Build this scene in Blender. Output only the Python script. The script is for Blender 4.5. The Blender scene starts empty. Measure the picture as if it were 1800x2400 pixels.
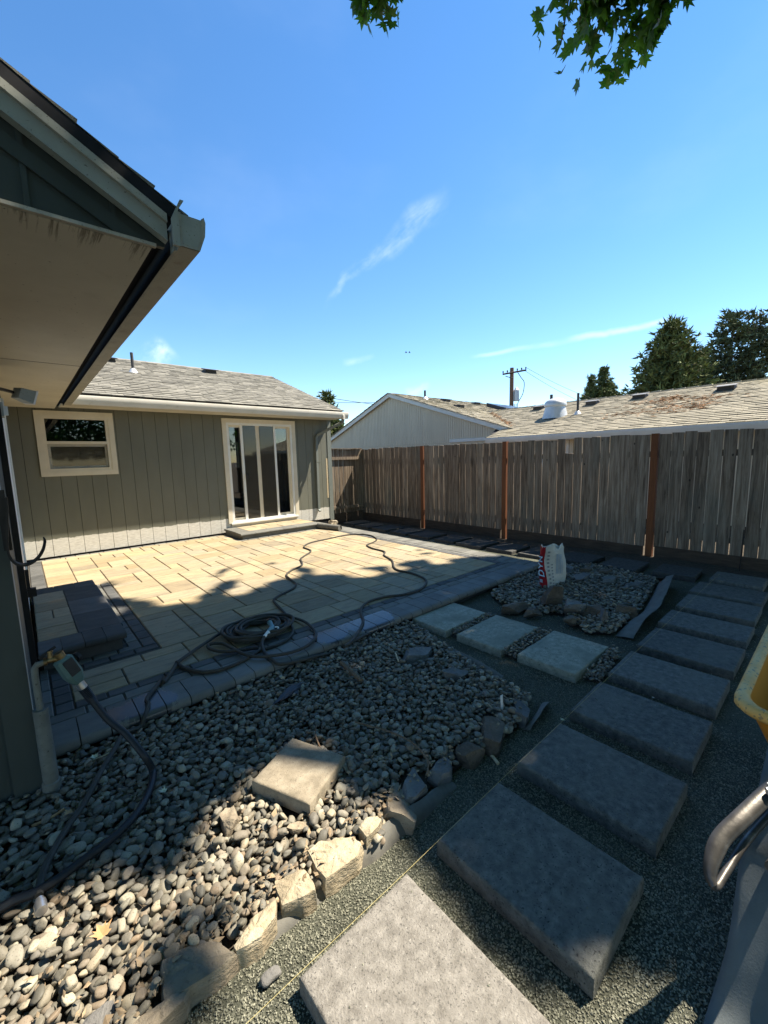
import bpy, math, random
import numpy as np
from mathutils import Vector, Matrix, noise
random.seed(7); rng = np.random.default_rng(7)
S = bpy.context.scene
COL = S.collection
# ------------------------------------------------------------------ camera, sky, sun, exposure
SUN = Vector((0.63, -0.24, 1.0)).normalized()      # towards the sun
cam = bpy.data.objects.new('camera', bpy.data.cameras.new('camera')); COL.objects.link(cam)
cr, cu, cf = Vector((0.749,-0.662,-0.026)), Vector((0.106,0.081,0.991)), Vector((0.654,0.745,-0.131))
cu = (cu - cf * cu.dot(cf)).normalized(); cf.normalize(); cr = cf.cross(cu)
cam.matrix_world = Matrix(((cr.x, cu.x, -cf.x, 0), (cr.y, cu.y, -cf.y, 0), (cr.z, cu.z, -cf.z, 1.6), (0, 0, 0, 1)))
cam.data.sensor_fit = 'VERTICAL'; cam.data.sensor_height = 24; cam.data.sensor_width = 18
cam.data.lens = 962.663 / 100.0
cam.data.clip_start = 0.05; cam.data.clip_end = 3000
S.camera = cam
S.view_settings.view_transform = 'Standard'; S.view_settings.look = 'None'
S.view_settings.exposure = 1.56; S.view_settings.gamma = 1; S.view_settings.use_curve_mapping = False

W = bpy.data.worlds.new('World'); S.world = W; W.use_nodes = True
wt = W.node_tree; wn = wt.nodes; wl = wt.links; wn.clear()
def wnode(t, **k):
    n = wn.new(t)
    for a, b in k.items(): setattr(n, a, b)
    return n
sky = wnode('ShaderNodeTexSky', sky_type='NISHITA', sun_disc=False)
sky.sun_elevation = math.asin(SUN.z); sky.sun_rotation = math.atan2(SUN.x, SUN.y)
sky.altitude = 0; sky.air_density = 1.0; sky.dust_density = 0.0; sky.ozone_density = 1.7
bg = wnode('ShaderNodeBackground'); bg.inputs['Strength'].default_value = 0.085
wo = wnode('ShaderNodeOutputWorld')
tc = wnode('ShaderNodeTexCoord')
def wmath(op, a, b=None, c=None):
    n = wnode('ShaderNodeMath', operation=op)
    for i, v in enumerate((a, b, c)):
        if v is None: continue
        if isinstance(v, (int, float)): n.inputs[i].default_value = v
        else: wl.new(v, n.inputs[i])
    return n.outputs[0]
def wdot(v):
    n = wnode('ShaderNodeVectorMath', operation='DOT_PRODUCT'); wl.new(tc.outputs['Generated'], n.inputs[0]); n.inputs[1].default_value = v
    return n.outputs['Value']
def smooth(x, a, b, lo=1.0, hi=0.0):
    n = wnode('ShaderNodeMapRange', interpolation_type='SMOOTHSTEP')
    wl.new(x, n.inputs['Value'])
    for k, v in (('From Min', a), ('From Max', b), ('To Min', lo), ('To Max', hi)): n.inputs[k].default_value = v
    return n.outputs['Result']
def wnoise(vec, scale, detail=6, rough=.6):
    n = wnode('ShaderNodeTexNoise'); n.inputs['Scale'].default_value = scale; n.inputs['Detail'].default_value = detail; n.inputs['Roughness'].default_value = rough
    wl.new(vec, n.inputs['Vector']); return n.outputs['Fac']
def streak(d0, d1, w0, w1, gain, nscale, stretch, lo=.42, hi=.72):
    """a wisp of cirrus lying along the great circle from d0 to d1"""
    d0, d1 = Vector(d0).normalized(), Vector(d1).normalized()
    e0 = (d0 + d1).normalized(); e1 = (d1 - d0); e1 = (e1 - e0 * e1.dot(e0)).normalized(); e2 = e0.cross(e1)
    half = math.tan(math.acos(max(-1, min(1, d0.dot(e0)))))
    z = wmath('MAXIMUM', wdot(e0), 0.05)
    s = wmath('DIVIDE', wdot(e1), z); t = wmath('DIVIDE', wdot(e2), z)
    cx = wnode('ShaderNodeCombineXYZ'); wl.new(wmath('MULTIPLY', s, stretch), cx.inputs[0]); wl.new(t, cx.inputs[1]); cx.inputs[2].default_value = gain * 7
    n1 = wnoise(cx.outputs[0], nscale)
    c2 = wnode('ShaderNodeCombineXYZ'); wl.new(s, c2.inputs[0]); c2.inputs[1].default_value = 3.1 + gain
    n0 = wnoise(c2.outputs[0], 9, 4)
    tt = wmath('ADD', t, wmath('MULTIPLY', wmath('SUBTRACT', n0, .5), (w0 + w1) * 1.3))
    f = smooth(s, -half, half, 0, 1)
    wid = wmath('ADD', wmath('MULTIPLY', f, w1 - w0), w0)
    a = smooth(wmath('DIVIDE', wmath('ABSOLUTE', tt), wid), 0.05, 1.0)
    b = smooth(wmath('ABSOLUTE', s), half * .55, half * 1.05)
    c = smooth(n1, lo, hi, 0, 1)
    front = wmath('GREATER_THAN', wdot(e0), 0.3)
    return wmath('MULTIPLY', wmath('MULTIPLY', wmath('MULTIPLY', a, b), wmath('MULTIPLY', c, front)), gain)
ws = [streak((0.524,0.786,0.329), (0.677,0.544,0.496), .010, .036, .38, 18, .4, .38, .8),
      streak((0.871,0.435,0.228), (0.943,0.228,0.24), .010, .008, .34, 14, .3, .3, .6),
      streak((0.78,0.586,0.217), (0.881,0.412,0.231), .006, .009, .22, 14, .3, .3, .6),
      streak((0.204,0.958,0.201), (0.253,0.936,0.244), .03, .035, .5, 20, .8, .36, .7),
      streak((0.575,0.789,0.217), (0.634,0.738,0.232), .012, .008, .25, 14, .5, .3, .7),
      streak((0.694,0.705,0.144), (0.733,0.659,0.17), .02, .012, .3, 20, .6, .3, .7)]
tot = ws[0]
for w_ in ws[1:]: tot = wmath('ADD', tot, w_)
# a thin cirrostratus veil over the whole sky, uneven
cz = wnode('ShaderNodeMapping'); wl.new(tc.outputs['Generated'], cz.inputs[0]); cz.inputs['Scale'].default_value = (1.2, 1.2, 2.4)
veil = wmath('MULTIPLY', smooth(wnoise(cz.outputs[0], 2.2, 5, .55), .45, .85, 0, 1), .05)
tot = wmath('ADD', tot, veil)
hs = wnode('ShaderNodeHueSaturation'); hs.inputs['Saturation'].default_value = 1.24; hs.inputs['Value'].default_value = 1.0; wl.new(sky.outputs[0], hs.inputs['Color'])
mx = wnode('ShaderNodeMix', data_type='RGBA'); wl.new(tot, mx.inputs[0]); wl.new(hs.outputs[0], mx.inputs[6]); mx.inputs[7].default_value = (6.5, 7.0, 7.6, 1)
wl.new(mx.outputs[2], bg.inputs['Color']); wl.new(bg.outputs[0], wo.inputs['Surface'])

sl = bpy.data.lights.new('sun', 'SUN'); sl.energy = 4.9; sl.angle = math.radians(0.53); sl.color = (1, .90, .75)
so = bpy.data.objects.new('sun', sl); COL.objects.link(so); so.location = (12, -4, 20)
so.rotation_euler = SUN.to_track_quat('Z', 'Y').to_euler()

# ------------------------------------------------------------------ materials
def nt(name):
    m = bpy.data.materials.new(name); m.use_nodes = True
    t = m.node_tree; b = t.nodes['Principled BSDF']; return m, t, b
def add(t, typ, **k):
    n = t.nodes.new(typ)
    for a, b in k.items(): setattr(n, a, b)
    return n
def ramp(t, fac, stops):
    n = add(t, 'ShaderNodeValToRGB'); el = n.color_ramp.elements
    while len(el) < len(stops): el.new(.5)
    for e, (p, c) in zip(el, stops): e.position = p; e.color = (*c, 1)
    t.links.new(fac, n.inputs[0]); return n.outputs[0]
def posn(t, scale=(1, 1, 1), obj=False):
    g = add(t, 'ShaderNodeTexCoord').outputs['Object'] if obj else add(t, 'ShaderNodeNewGeometry').outputs['Position']
    m = add(t, 'ShaderNodeMapping'); m.inputs['Scale'].default_value = scale
    t.links.new(g, m.inputs[0]); return m.outputs[0]
def noi(t, vec, scale, detail=5, rough=.6, dist=0):
    n = add(t, 'ShaderNodeTexNoise'); n.inputs['Scale'].default_value = scale; n.inputs['Detail'].default_value = detail
    n.inputs['Roughness'].default_value = rough; n.inputs['Distortion'].default_value = dist
    t.links.new(vec, n.inputs['Vector']); return n.outputs['Fac']
def mixc(t, fac, a, b, mode='MIX'):
    n = add(t, 'ShaderNodeMix', data_type='RGBA', blend_type=mode)
    for i, v in ((0, fac), (6, a), (7, b)):
        if isinstance(v, (int, float)): n.inputs[i].default_value = v
        elif isinstance(v, tuple): n.inputs[i].default_value = (*v, 1)
        else: t.links.new(v, n.inputs[i])
    return n.outputs[2]
def mth(t, op, a, b=0.0):
    n = add(t, 'ShaderNodeMath', operation=op)
    for i, v in enumerate((a, b)):
        if isinstance(v, (int, float)): n.inputs[i].default_value = v
        else: t.links.new(v, n.inputs[i])
    return n.outputs[0]
def rnd(t):
    """one number per object and per loose piece"""
    o = add(t, 'ShaderNodeObjectInfo').outputs['Random']; g = add(t, 'ShaderNodeNewGeometry').outputs['Random Per Island']
    return mth(t, 'FRACT', mth(t, 'ADD', o, g))
def smap(t, x, a, b, lo=0., hi=1.):
    n = add(t, 'ShaderNodeMapRange', interpolation_type='SMOOTHSTEP'); t.links.new(x, n.inputs['Value'])
    for k, v in (('From Min', a), ('From Max', b), ('To Min', lo), ('To Max', hi)): n.inputs[k].default_value = v
    return n.outputs['Result']
def bump(t, b, h, strength=.3, dist=.01):
    n = add(t, 'ShaderNodeBump'); n.inputs['Strength'].default_value = strength; n.inputs['Distance'].default_value = dist
    t.links.new(h, n.inputs['Height']); t.links.new(n.outputs[0], b.inputs['Normal'])
MATS = {}
def gen(name, stops, scale=6, stretch=(1, 1, 1), rough=.8, vary=0., speck=None, bmp=.25, bscale=60, bdist=.004, spec=.3, stain=None, hue=None, metal=0, sheen=0):
    """noise-ramped colour + per-piece variation + speckle + bump"""
    m, t, b = nt(name)
    p = posn(t, stretch)
    c = ramp(t, noi(t, p, scale, 6, .62), stops)
    if hue:                                   # list of colours, one per piece
        c = mixc(t, hue[1], c, ramp(t, rnd(t), [(i / max(1, len(hue[0]) - 1), q) for i, q in enumerate(hue[0])]))
    if vary:
        v = mth(t, 'ADD', mth(t, 'MULTIPLY', rnd(t), 2 * vary), 1 - vary)
        vc = add(t, 'ShaderNodeCombineColor')
        for i in range(3): t.links.new(v, vc.inputs[i])
        c = mixc(t, 1.0, c, vc.outputs[0], 'MULTIPLY')
    pf = posn(t)
    if speck:
        f = smap(t, noi(t, pf, speck[0], 2, .5), speck[1], speck[1] + .08)
        c = mixc(t, mth(t, 'MULTIPLY', f, speck[3]), c, speck[2])
    if stain:
        f = smap(t, noi(t, pf, stain[0], 5, .65), stain[1], stain[1] + .15)
        c = mixc(t, mth(t, 'MULTIPLY', f, stain[3]), c, stain[2])
    t.links.new(c, b.inputs['Base Color'])
    b.inputs['Roughness'].default_value = rough; b.inputs['Specular IOR Level'].default_value = spec; b.inputs['Metallic'].default_value = metal
    if bmp: bump(t, b, noi(t, posn(t, stretch), bscale, 4, .6), bmp, bdist)
    MATS[name] = m; return m
G_ = lambda v: (v, v, v)
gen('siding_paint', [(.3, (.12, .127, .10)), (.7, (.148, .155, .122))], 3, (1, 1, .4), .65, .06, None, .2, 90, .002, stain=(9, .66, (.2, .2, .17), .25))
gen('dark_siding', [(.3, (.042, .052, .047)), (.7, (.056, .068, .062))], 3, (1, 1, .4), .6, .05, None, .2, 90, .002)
gen('corner_paint', [(.3, (.15, .17, .155)), (.7, (.19, .205, .185))], 4, (1, 1, .3), .6, .04, None, .15, 90, .002, stain=(14, .6, (.3, .28, .22), .5))
gen('weathered_trim', [(.3, (.34, .32, .27)), (.7, (.47, .44, .37))], 30, (1, 1, .15), .75, 0, (90, .62, (.2, .18, .14), .6), .3, 120, .002)
gen('cream_trim', [(.3, (.62, .565, .44)), (.7, (.70, .64, .51))], 5, (1, 1, 1), .5, .03, None, .1, 60, .001, stain=(11, .62, (.42, .36, .26), .4))
gen('white_frame', [(.3, (.70, .70, .66)), (.7, (.78, .78, .74))], 5, (1, 1, 1), .35, .02, None, 0)
gen('gutter_paint', [(.3, (.60, .57, .49)), (.7, (.70, .67, .59))], 3, (1, 1, 2), .5, .03, None, .08, 20, .001, stain=(7, .58, (.42, .38, .3), .45))
gen('gutter_grime', [(.3, (.30, .30, .26)), (.7, (.40, .395, .34))], 6, (1, 1, 2), .6, .03, (160, .63, (.10, .09, .08), .8), .1, 30, .001, stain=(7, .56, (.22, .2, .16), .6))
gen('fascia_grey', [(.3, (.27, .29, .26)), (.7, (.36, .38, .34))], 5, (1, 1, 1), .6, 0, (70, .66, (.08, .07, .06), .8), .1, 40, .001)
gen('soffit', [(.3, (.50, .48, .405)), (.7, (.58, .56, .475))], 2.2, (1, 1, 1), .8, .03, (36, .70, (.10, .09, .07), .7), .12, 70, .002, stain=(3, .62, (.4, .37, .28), .5))
gen('dark_void', [(.3, (.012, .013, .016)), (.7, (.02, .02, .024))], 4, rough=.9, bmp=0)
gen('shingle', [(.25, (.13, .125, .108)), (.75, (.235, .225, .19))], 7, (1, 1, 1), .95, .22, (220, .6, (.32, .31, .28), .6), .5, 260, .004)
gen('shingle_tan', [(.25, (.23, .21, .165)), (.75, (.30, .275, .21))], 3.0, (1, 1, 1), .95, .13, (120, .6, (.40, .37, .30), .6), .5, 200, .004, stain=(.35, .56, (.34, .295, .17), .4))
gen('vent_cap', [(.3, (.12, .12, .12)), (.7, (.17, .17, .17))], 8, rough=.5, bmp=.1)
gen('brown_rock', [(.25, (.06, .048, .036)), (.5, (.115, .09, .066)), (.75, (.175, .145, .11))], 7, (1, 1, 2), .85, .2, (60, .6, (.05, .04, .03), .5), .8, 45, .014, stain=(6, .6, (.22, .19, .15), .5))
gen('roof_vent', [(.3, (.035, .035, .037)), (.7, (.06, .06, .062))], 8, rough=.6, bmp=.1)
gen('galvanised', [(.3, (.5, .52, .53)), (.7, (.62, .64, .64))], 8, rough=.45, bmp=.1, metal=.3)
gen('neighbour_siding', [(.3, (.58, .50, .38)), (.7, (.64, .56, .43))], 2, (1, 1, .5), .7, .03, None, .1, 60, .002)
gen('neighbour_trim', [(.3, (.62, .61, .57)), (.7, (.72, .71, .67))], 3, rough=.5, bmp=.05, stain=(5, .6, (.45, .43, .38), .4))
gen('orange_post', [(.25, (.11, .04, .016)), (.75, (.21, .076, .028))], 9, (6, 6, .35), .75, .1, None, .3, 60, .003)
gen('kickboard', [(.3, (.045, .033, .025)), (.7, (.10, .072, .05))], 7, (4, .6, 4), .85, .15, None, .4, 60, .004)
gen('slab', [(.30, (.056, .058, .052)), (.5, (.102, .104, .093)), (.7, (.165, .165, .146))], 24, (1, 1, 1), .75, .14, (120, .62, (.016, .017, .015), .9), .7, 120, .008, stain=(2.6, .47, (.135, .134, .115), .5))
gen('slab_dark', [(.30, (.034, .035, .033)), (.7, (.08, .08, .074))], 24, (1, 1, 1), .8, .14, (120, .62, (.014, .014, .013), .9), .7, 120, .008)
gen('slab_pale', [(.30, (.185, .19, .145)), (.5, (.285, .29, .228)), (.7, (.39, .385, .31))], 24, (1, 1, 1), .8, .1, (120, .62, (.045, .048, .038), .85), .7, 120, .008, stain=(3, .5, (.13, .14, .105), .55))
gen('slab_sunlit', [(.30, (.125, .115, .10)), (.5, (.18, .168, .148)), (.7, (.245, .23, .205))], 26, (1, 1, 1), .75, .05, (170, .60, (.07, .066, .06), .85), .7, 140, .008, stain=(95, .60, (.40, .38, .34), .75))  # lighter copy of slab: sunlight put into the nearest slab's colour
gen('concrete', [(.3, (.165, .14, .10)), (.5, (.235, .20, .145)), (.7, (.30, .262, .195))], 16, rough=.85, speck=(120, .62, (.10, .085, .065), .7), bmp=.5, bscale=150, stain=(7, .54, (.15, .128, .09), .5))
gen('paver', [(.22, (.145, .132, .108)), (.42, (.285, .222, .132)), (.58, (.39, .312, .185)), (.78, (.22, .202, .16))], 5.2, (1.0, 3.8, 1), .82, .16, (150, .62, (.09, .08, .062), .6), .45, 160, .004,
    hue=([(.165, .155, .135), (.29, .22, .125), (.25, .22, .17), (.335, .265, .16), (.19, .175, .145), (.30, .245, .16), (.175, .17, .155), (.31, .225, .12), (.23, .21, .17)], .46), spec=.25)
gen('edge_paver', [(.22, (.105, .105, .094)), (.75, (.175, .172, .152))], 5, (1, 3, 1), .78, .16, (150, .64, (.055, .055, .05), .6), .4, 160, .003)
gen('dark_brick', [(.22, (.052, .054, .054)), (.75, (.10, .10, .097))], 6, (1, 2, 1), .78, .25, (150, .66, (.2, .19, .18), .3), .45, 160, .003)
gen('sand', [(.3, (.26, .22, .16)), (.7, (.40, .35, .27))], 9, rough=.95, bmp=.6, bscale=120, bdist=.01, speck=(90, .6, (.16, .13, .1), .5))
gen('joint_sand', [(.3, (.05, .047, .042)), (.7, (.10, .092, .08))], 30, rough=.95, bmp=.3)
gen('rock', [(.25, (.135, .115, .088)), (.5, (.23, .19, .135)), (.75, (.31, .275, .21))], 7, (1, 1, 2), .85, .2, (60, .62, (.09, .075, .055), .5), .7, 45, .012, stain=(6, .6, (.36, .31, .21), .5))
gen('tan_rock', [(.25, (.20, .165, .11)), (.5, (.33, .275, .185)), (.75, (.42, .37, .27))], 9, (1, 1, 2), .85, .15, (60, .62, (.12, .10, .07), .5), .8, 45, .014, stain=(6, .58, (.25, .17, .09), .5))
gen('grey_rock', [(.25, (.085, .085, .082)), (.75, (.19, .18, .165))], 8, (1, 1, 2), .85, .2, (60, .62, (.05, .05, .05), .5), .7, 45, .012)
gen('pebble', [(.3, (.11, .10, .08)), (.7, (.205, .19, .15))], 26, (1, 1, 1), .62, .32, (200, .60, (.06, .055, .045), .6), .3, 220, .002,
    hue=([(.12, .115, .095), (.215, .195, .148), (.085, .084, .073), (.28, .24, .17), (.155, .148, .122), (.22, .155, .095), (.125, .122, .105), (.36, .325, .24), (.09, .088, .077), (.17, .13, .09), (.18, .168, .134), (.29, .24, .16)], .78), spec=.3, stain=(60, .64, (.26, .22, .15), .45))
gen('shard', [(.3, (.16, .11, .065)), (.7, (.32, .25, .16))], 30, rough=.9, vary=.4, bmp=.2)
gen('chip', [(.3, (.12, .122, .09)), (.7, (.225, .222, .17))], 40, rough=.85, vary=.4, bmp=0)
gen('hose', [(.3, (.040, .037, .031)), (.7, (.062, .058, .048))], 14, rough=.6, bmp=.15, bscale=200, bdist=.001, spec=.25)
gen('black_hose', [(.3, (.009, .011, .014)), (.7, (.018, .021, .025))], 10, rough=.5, bmp=.1, bscale=90, bdist=.001, spec=.35)
gen('black_plastic', [(.3, (.012, .012, .013)), (.7, (.022, .022, .024))], 10, rough=.4, bmp=.05)
gen('black_iron', [(.3, (.012, .011, .012)), (.7, (.024, .022, .022))], 10, rough=.45, bmp=.2, bscale=150, bdist=.001)
gen('timer_green', [(.3, (.075, .13, .12)), (.7, (.095, .155, .14))], 10, rough=.5, bmp=.05)
gen('nozzle_blue', [(.3, (.13, .24, .28)), (.7, (.17, .29, .33))], 10, rough=.4, bmp=.05)
gen('brass', [(.3, (.12, .085, .04)), (.7, (.30, .21, .10))], 30, rough=.45, bmp=.2, metal=.9)
gen('steel', [(.3, (.5, .5, .5)), (.7, (.66, .66, .65))], 20, rough=.32, bmp=.05, metal=.9)
gen('pipe_grey', [(.3, (.11, .115, .10)), (.7, (.165, .17, .15))], 15, rough=.7, bmp=.2, speck=(90, .64, (.035, .035, .03), .7))
gen('fabric_grey', [(.3, (.105, .102, .09)), (.7, (.165, .16, .14))], 12, rough=.8, bmp=.4, bscale=300, bdist=.002, stain=(8, .55, (.2, .185, .15), .5))
gen('tarp_grey', [(.3, (.085, .10, .105)), (.7, (.13, .148, .152))], 6, rough=.75, bmp=.35, bscale=160, bdist=.003, stain=(5, .55, (.07, .078, .078), .6))
gen('tub_plastic', [(.3, (.62, .24, .018)), (.7, (.72, .29, .03))], 4, rough=.42, bmp=.08, bscale=60, stain=(26, .64, (.38, .2, .06), .5))
gen('tub_rim', [(.3, (.68, .36, .08)), (.7, (.76, .50, .19))], 12, rough=.5, bmp=.2, bscale=90, speck=(60, .60, (.2, .16, .1), .75))
gen('worn_steel', [(.25, (.035, .033, .031)), (.55, (.09, .084, .076)), (.8, (.26, .245, .22))], 12, rough=.42, bmp=.35, bscale=70, bdist=.002, metal=.6)
gen('bare_wood', [(.3, (.46, .37, .23)), (.7, (.58, .48, .32))], 12, (5, 5, .4), .8, 0, (60, .6, (.2, .13, .07), .6), .3)
gen('stick', [(.3, (.10, .07, .045)), (.7, (.2, .14, .09))], 30, rough=.9, bmp=.3)
gen('dry_leaf', [(.3, (.28, .15, .07)), (.7, (.42, .27, .13))], 30, rough=.8, vary=.3, bmp=.2)
gen('pale_leaf', [(.3, (.42, .44, .3)), (.7, (.55, .55, .4))], 30, rough=.7, bmp=.1)
gen('white_tag', [(.3, G_(.66)), (.7, G_(.74))], 10, rough=.5, bmp=0)
gen('soil', [(.3, (.035, .028, .022)), (.7, (.075, .06, .045))], 12, rough=.95, bmp=.8, bscale=60, bdist=.02)
gen('bark', [(.3, (.07, .055, .042)), (.7, (.14, .115, .09))], 9, (1, 1, .25), .9, 0, None, .8, 30, .02)
gen('pole_wood', [(.3, (.13, .075, .045)), (.7, (.2, .12, .075))], 9, (1, 1, .1), .85, 0, None, .3, 30, .01)
gen('wire', [(.3, G_(.02)), (.7, G_(.035))], 3, rough=.6, bmp=0)
gen('string_yellow', [(.3, (.40, .33, .13)), (.7, (.50, .43, .2))], 30, rough=.8, bmp=0)
gen('bag_white', [(.3, (.50, .49, .44)), (.7, (.62, .61, .56))], 9, rough=.55, bmp=.35, bscale=22, bdist=.012, stain=(7, .56, (.33, .30, .24), .5))
gen('bag_red', [(.3, (.30, .012, .018)), (.7, (.38, .02, .025))], 10, rough=.45, bmp=.2, bscale=30, bdist=.006)
gen('print_blue', [(.3, (.50, .68, .80)), (.7, (.56, .74, .86))], 10, rough=.45, bmp=0)
gen('print_navy', [(.3, (.012, .015, .045)), (.7, (.018, .02, .055))], 10, rough=.45, bmp=0)
gen('print_grey', [(.3, (.20, .21, .22)), (.7, (.26, .27, .28))], 10, rough=.5, bmp=0)
gen('print_pale', [(.3, (.33, .40, .47)), (.7, (.38, .45, .52))], 10, rough=.5, bmp=0)
gen('room_wall', [(.3, (.20, .19, .165)), (.7, (.23, .22, .19))], 2, rough=.9, bmp=0)
gen('room_floor', [(.3, (.10, .085, .065)), (.7, (.13, .11, .085))], 2, rough=.6, bmp=0)
gen('curtain', [(.3, (.022, .023, .04)), (.7, (.035, .036, .058))], 5, (8, 8, .2), .9, 0, None, .3)
gen('solar_panel', [(.3, (.02, .022, .03)), (.7, (.03, .032, .045))], 5, rough=.25, bmp=0)
gen('conifer', [(.25, (.07, .092, .03)), (.75, (.19, .215, .07))], .6, rough=.85, vary=.5, bmp=0)
gen('conifer_blue', [(.25, (.06, .078, .04)), (.75, (.14, .165, .075))], .7, rough=.85, vary=.45, bmp=0)
gen('needle_litter', [(.3, (.22, .12, .06)), (.7, (.32, .18, .09))], 3, rough=.9, vary=.3, bmp=0)

def soffit_streaks():
    """drip streaks on the first hand's breadth of the soffit behind the gable"""
    m = MATS['soffit']; t = m.node_tree; b = t.nodes['Principled BSDF']; src = b.inputs['Base Color'].links[0].from_socket
    g = add(t, 'ShaderNodeSeparateXYZ'); t.links.new(add(t, 'ShaderNodeNewGeometry').outputs['Position'], g.inputs[0])
    st = noi(t, posn(t, (34, 1.6, 1)), 1.0, 5, .7); edge = smap(t, g.outputs[1], 2.13, 2.45, 1, 0)
    f = mth(t, 'MULTIPLY', smap(t, mth(t, 'ADD', st, mth(t, 'MULTIPLY', edge, .16)), .62, .72), edge)
    c = mixc(t, mth(t, 'MULTIPLY', f, .75), src, (.10, .085, .06)); t.links.new(c, b.inputs['Base Color'])
soffit_streaks()
def leaf_mat():
    m, t, b = nt('maple_leaf')
    c = ramp(t, rnd(t), [(0, (.035, .075, .016)), (.6, (.055, .11, .022)), (1, (.10, .17, .035))])
    t.links.new(c, b.inputs['Base Color']); b.inputs['Roughness'].default_value = .45
    tr = add(t, 'ShaderNodeBsdfTranslucent'); t.links.new(mixc(t, 1.0, c, (1.7, 2.3, .8), 'MULTIPLY'), tr.inputs['Color'])
    mxs = add(t, 'ShaderNodeMixShader'); mxs.inputs[0].default_value = .42
    t.links.new(b.outputs[0], mxs.inputs[1]); t.links.new(tr.outputs[0], mxs.inputs[2])
    t.links.new(mxs.outputs[0], t.nodes['Material Output'].inputs['Surface']); MATS['maple_leaf'] = m
leaf_mat()
def glass_mat(name, tint, rough=0.0, base=None, opac=0.0):
    m, t, b = nt(name)
    tr = add(t, 'ShaderNodeBsdfTransparent'); tr.inputs[0].default_value = (*tint, 1)
    gl = add(t, 'ShaderNodeBsdfGlossy'); gl.inputs['Roughness'].default_value = rough; gl.inputs['Color'].default_value = (1, 1, 1, 1)
    fr = add(t, 'ShaderNodeFresnel'); fr.inputs['IOR'].default_value = 1.52
    f2 = mth(t, 'MULTIPLY', fr.outputs[0], 1.8)
    a = add(t, 'ShaderNodeMixShader'); t.links.new(f2, a.inputs[0]); t.links.new(tr.outputs[0], a.inputs[1]); t.links.new(gl.outputs[0], a.inputs[2])
    out = a.outputs[0]
    if base:
        t.links.new(a.outputs[0], add(t, 'ShaderNodeMixShader').inputs[1]); mm = t.nodes[-1]
        b.inputs['Base Color'].default_value = (*base, 1); b.inputs['Roughness'].default_value = .8
        mm.inputs[0].default_value = opac; t.links.new(b.outputs[0], mm.inputs[2]); out = mm.outputs[0]
    t.links.new(out, t.nodes['Material Output'].inputs['Surface']); MATS[name] = m
glass_mat('glass', (.75, .78, .76)); glass_mat('screened_glass', (.5, .48, .42), .04, (.06, .054, .04), .55)
def wood_mat():
    m, t, b = nt('fence_wood')
    p = posn(t, (9, 9, .55)); r_ = rnd(t)
    w = mth(t, 'ADD', noi(t, p, 3.2, 7, .68, .6), mth(t, 'MULTIPLY', mth(t, 'SUBTRACT', r_, .5), .13))
    c = ramp(t, w, [(.28, (.048, .034, .024)), (.48, (.175, .134, .098)), (.62, (.275, .222, .166)), (.78, (.38, .325, .255))])
    f = smap(t, noi(t, posn(t, (1, 1, .5)), 1.3, 5, .6), .5, .72); c = mixc(t, mth(t, 'MULTIPLY', f, .55), c, (.125, .135, .115))
    kn = add(t, 'ShaderNodeTexVoronoi'); kn.inputs['Scale'].default_value = 3.4; t.links.new(posn(t, (1.6, 1.6, 1.0)), kn.inputs['Vector'])
    k = smap(t, kn.outputs['Distance'], .045, .085, 1, 0); c = mixc(t, mth(t, 'MULTIPLY', k, .85), c, (.03, .024, .02))
    t.links.new(c, b.inputs['Base Color']); b.inputs['Roughness'].default_value = .88; b.inputs['Specular IOR Level'].default_value = .2
    bump(t, b, noi(t, p, 9, 5, .6), .5, .006); MATS['fence_wood'] = m
wood_mat()
def siding_mat():
    """painted boards whose lowest part was scraped and primed white with a ragged upper edge"""
    m, t, b = nt('primed_siding')
    c = ramp(t, noi(t, posn(t, (1, 1, .4)), 3, 6), [(.3, (.125, .128, .10)), (.7, (.152, .155, .12))])
    g = add(t, 'ShaderNodeSeparateXYZ'); t.links.new(add(t, 'ShaderNodeNewGeometry').outputs['Position'], g.inputs[0])
    zz = mth(t, 'ADD', g.outputs[2], mth(t, 'MULTIPLY', mth(t, 'SUBTRACT', noi(t, posn(t, (1, 1, .5)), 9, 6, .75), .5), .085))
    f = smap(t, zz, .372, .382, 1, 0)
    pr = ramp(t, noi(t, posn(t, (3, 3, 22)), 4, 6, .7), [(.3, (.40, .385, .34)), (.55, (.60, .585, .53)), (.75, (.70, .69, .64))])
    # scratches of primer further up
    sc = mth(t, 'MULTIPLY', smap(t, noi(t, posn(t, (1, 1, 1)), 17, 6, .8), .70, .73), smap(t, g.outputs[2], .42, .75, 1, 0))
    f = mth(t, 'MAXIMUM', f, mth(t, 'MULTIPLY', sc, .7))
    c = mixc(t, f, c, pr); t.links.new(c, b.inputs['Base Color']); b.inputs['Roughness'].default_value = .65
    bump(t, b, noi(t, posn(t, (30, 30, 2)), 6, 4), .2, .002); MATS['primed_siding'] = m
siding_mat()
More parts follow.
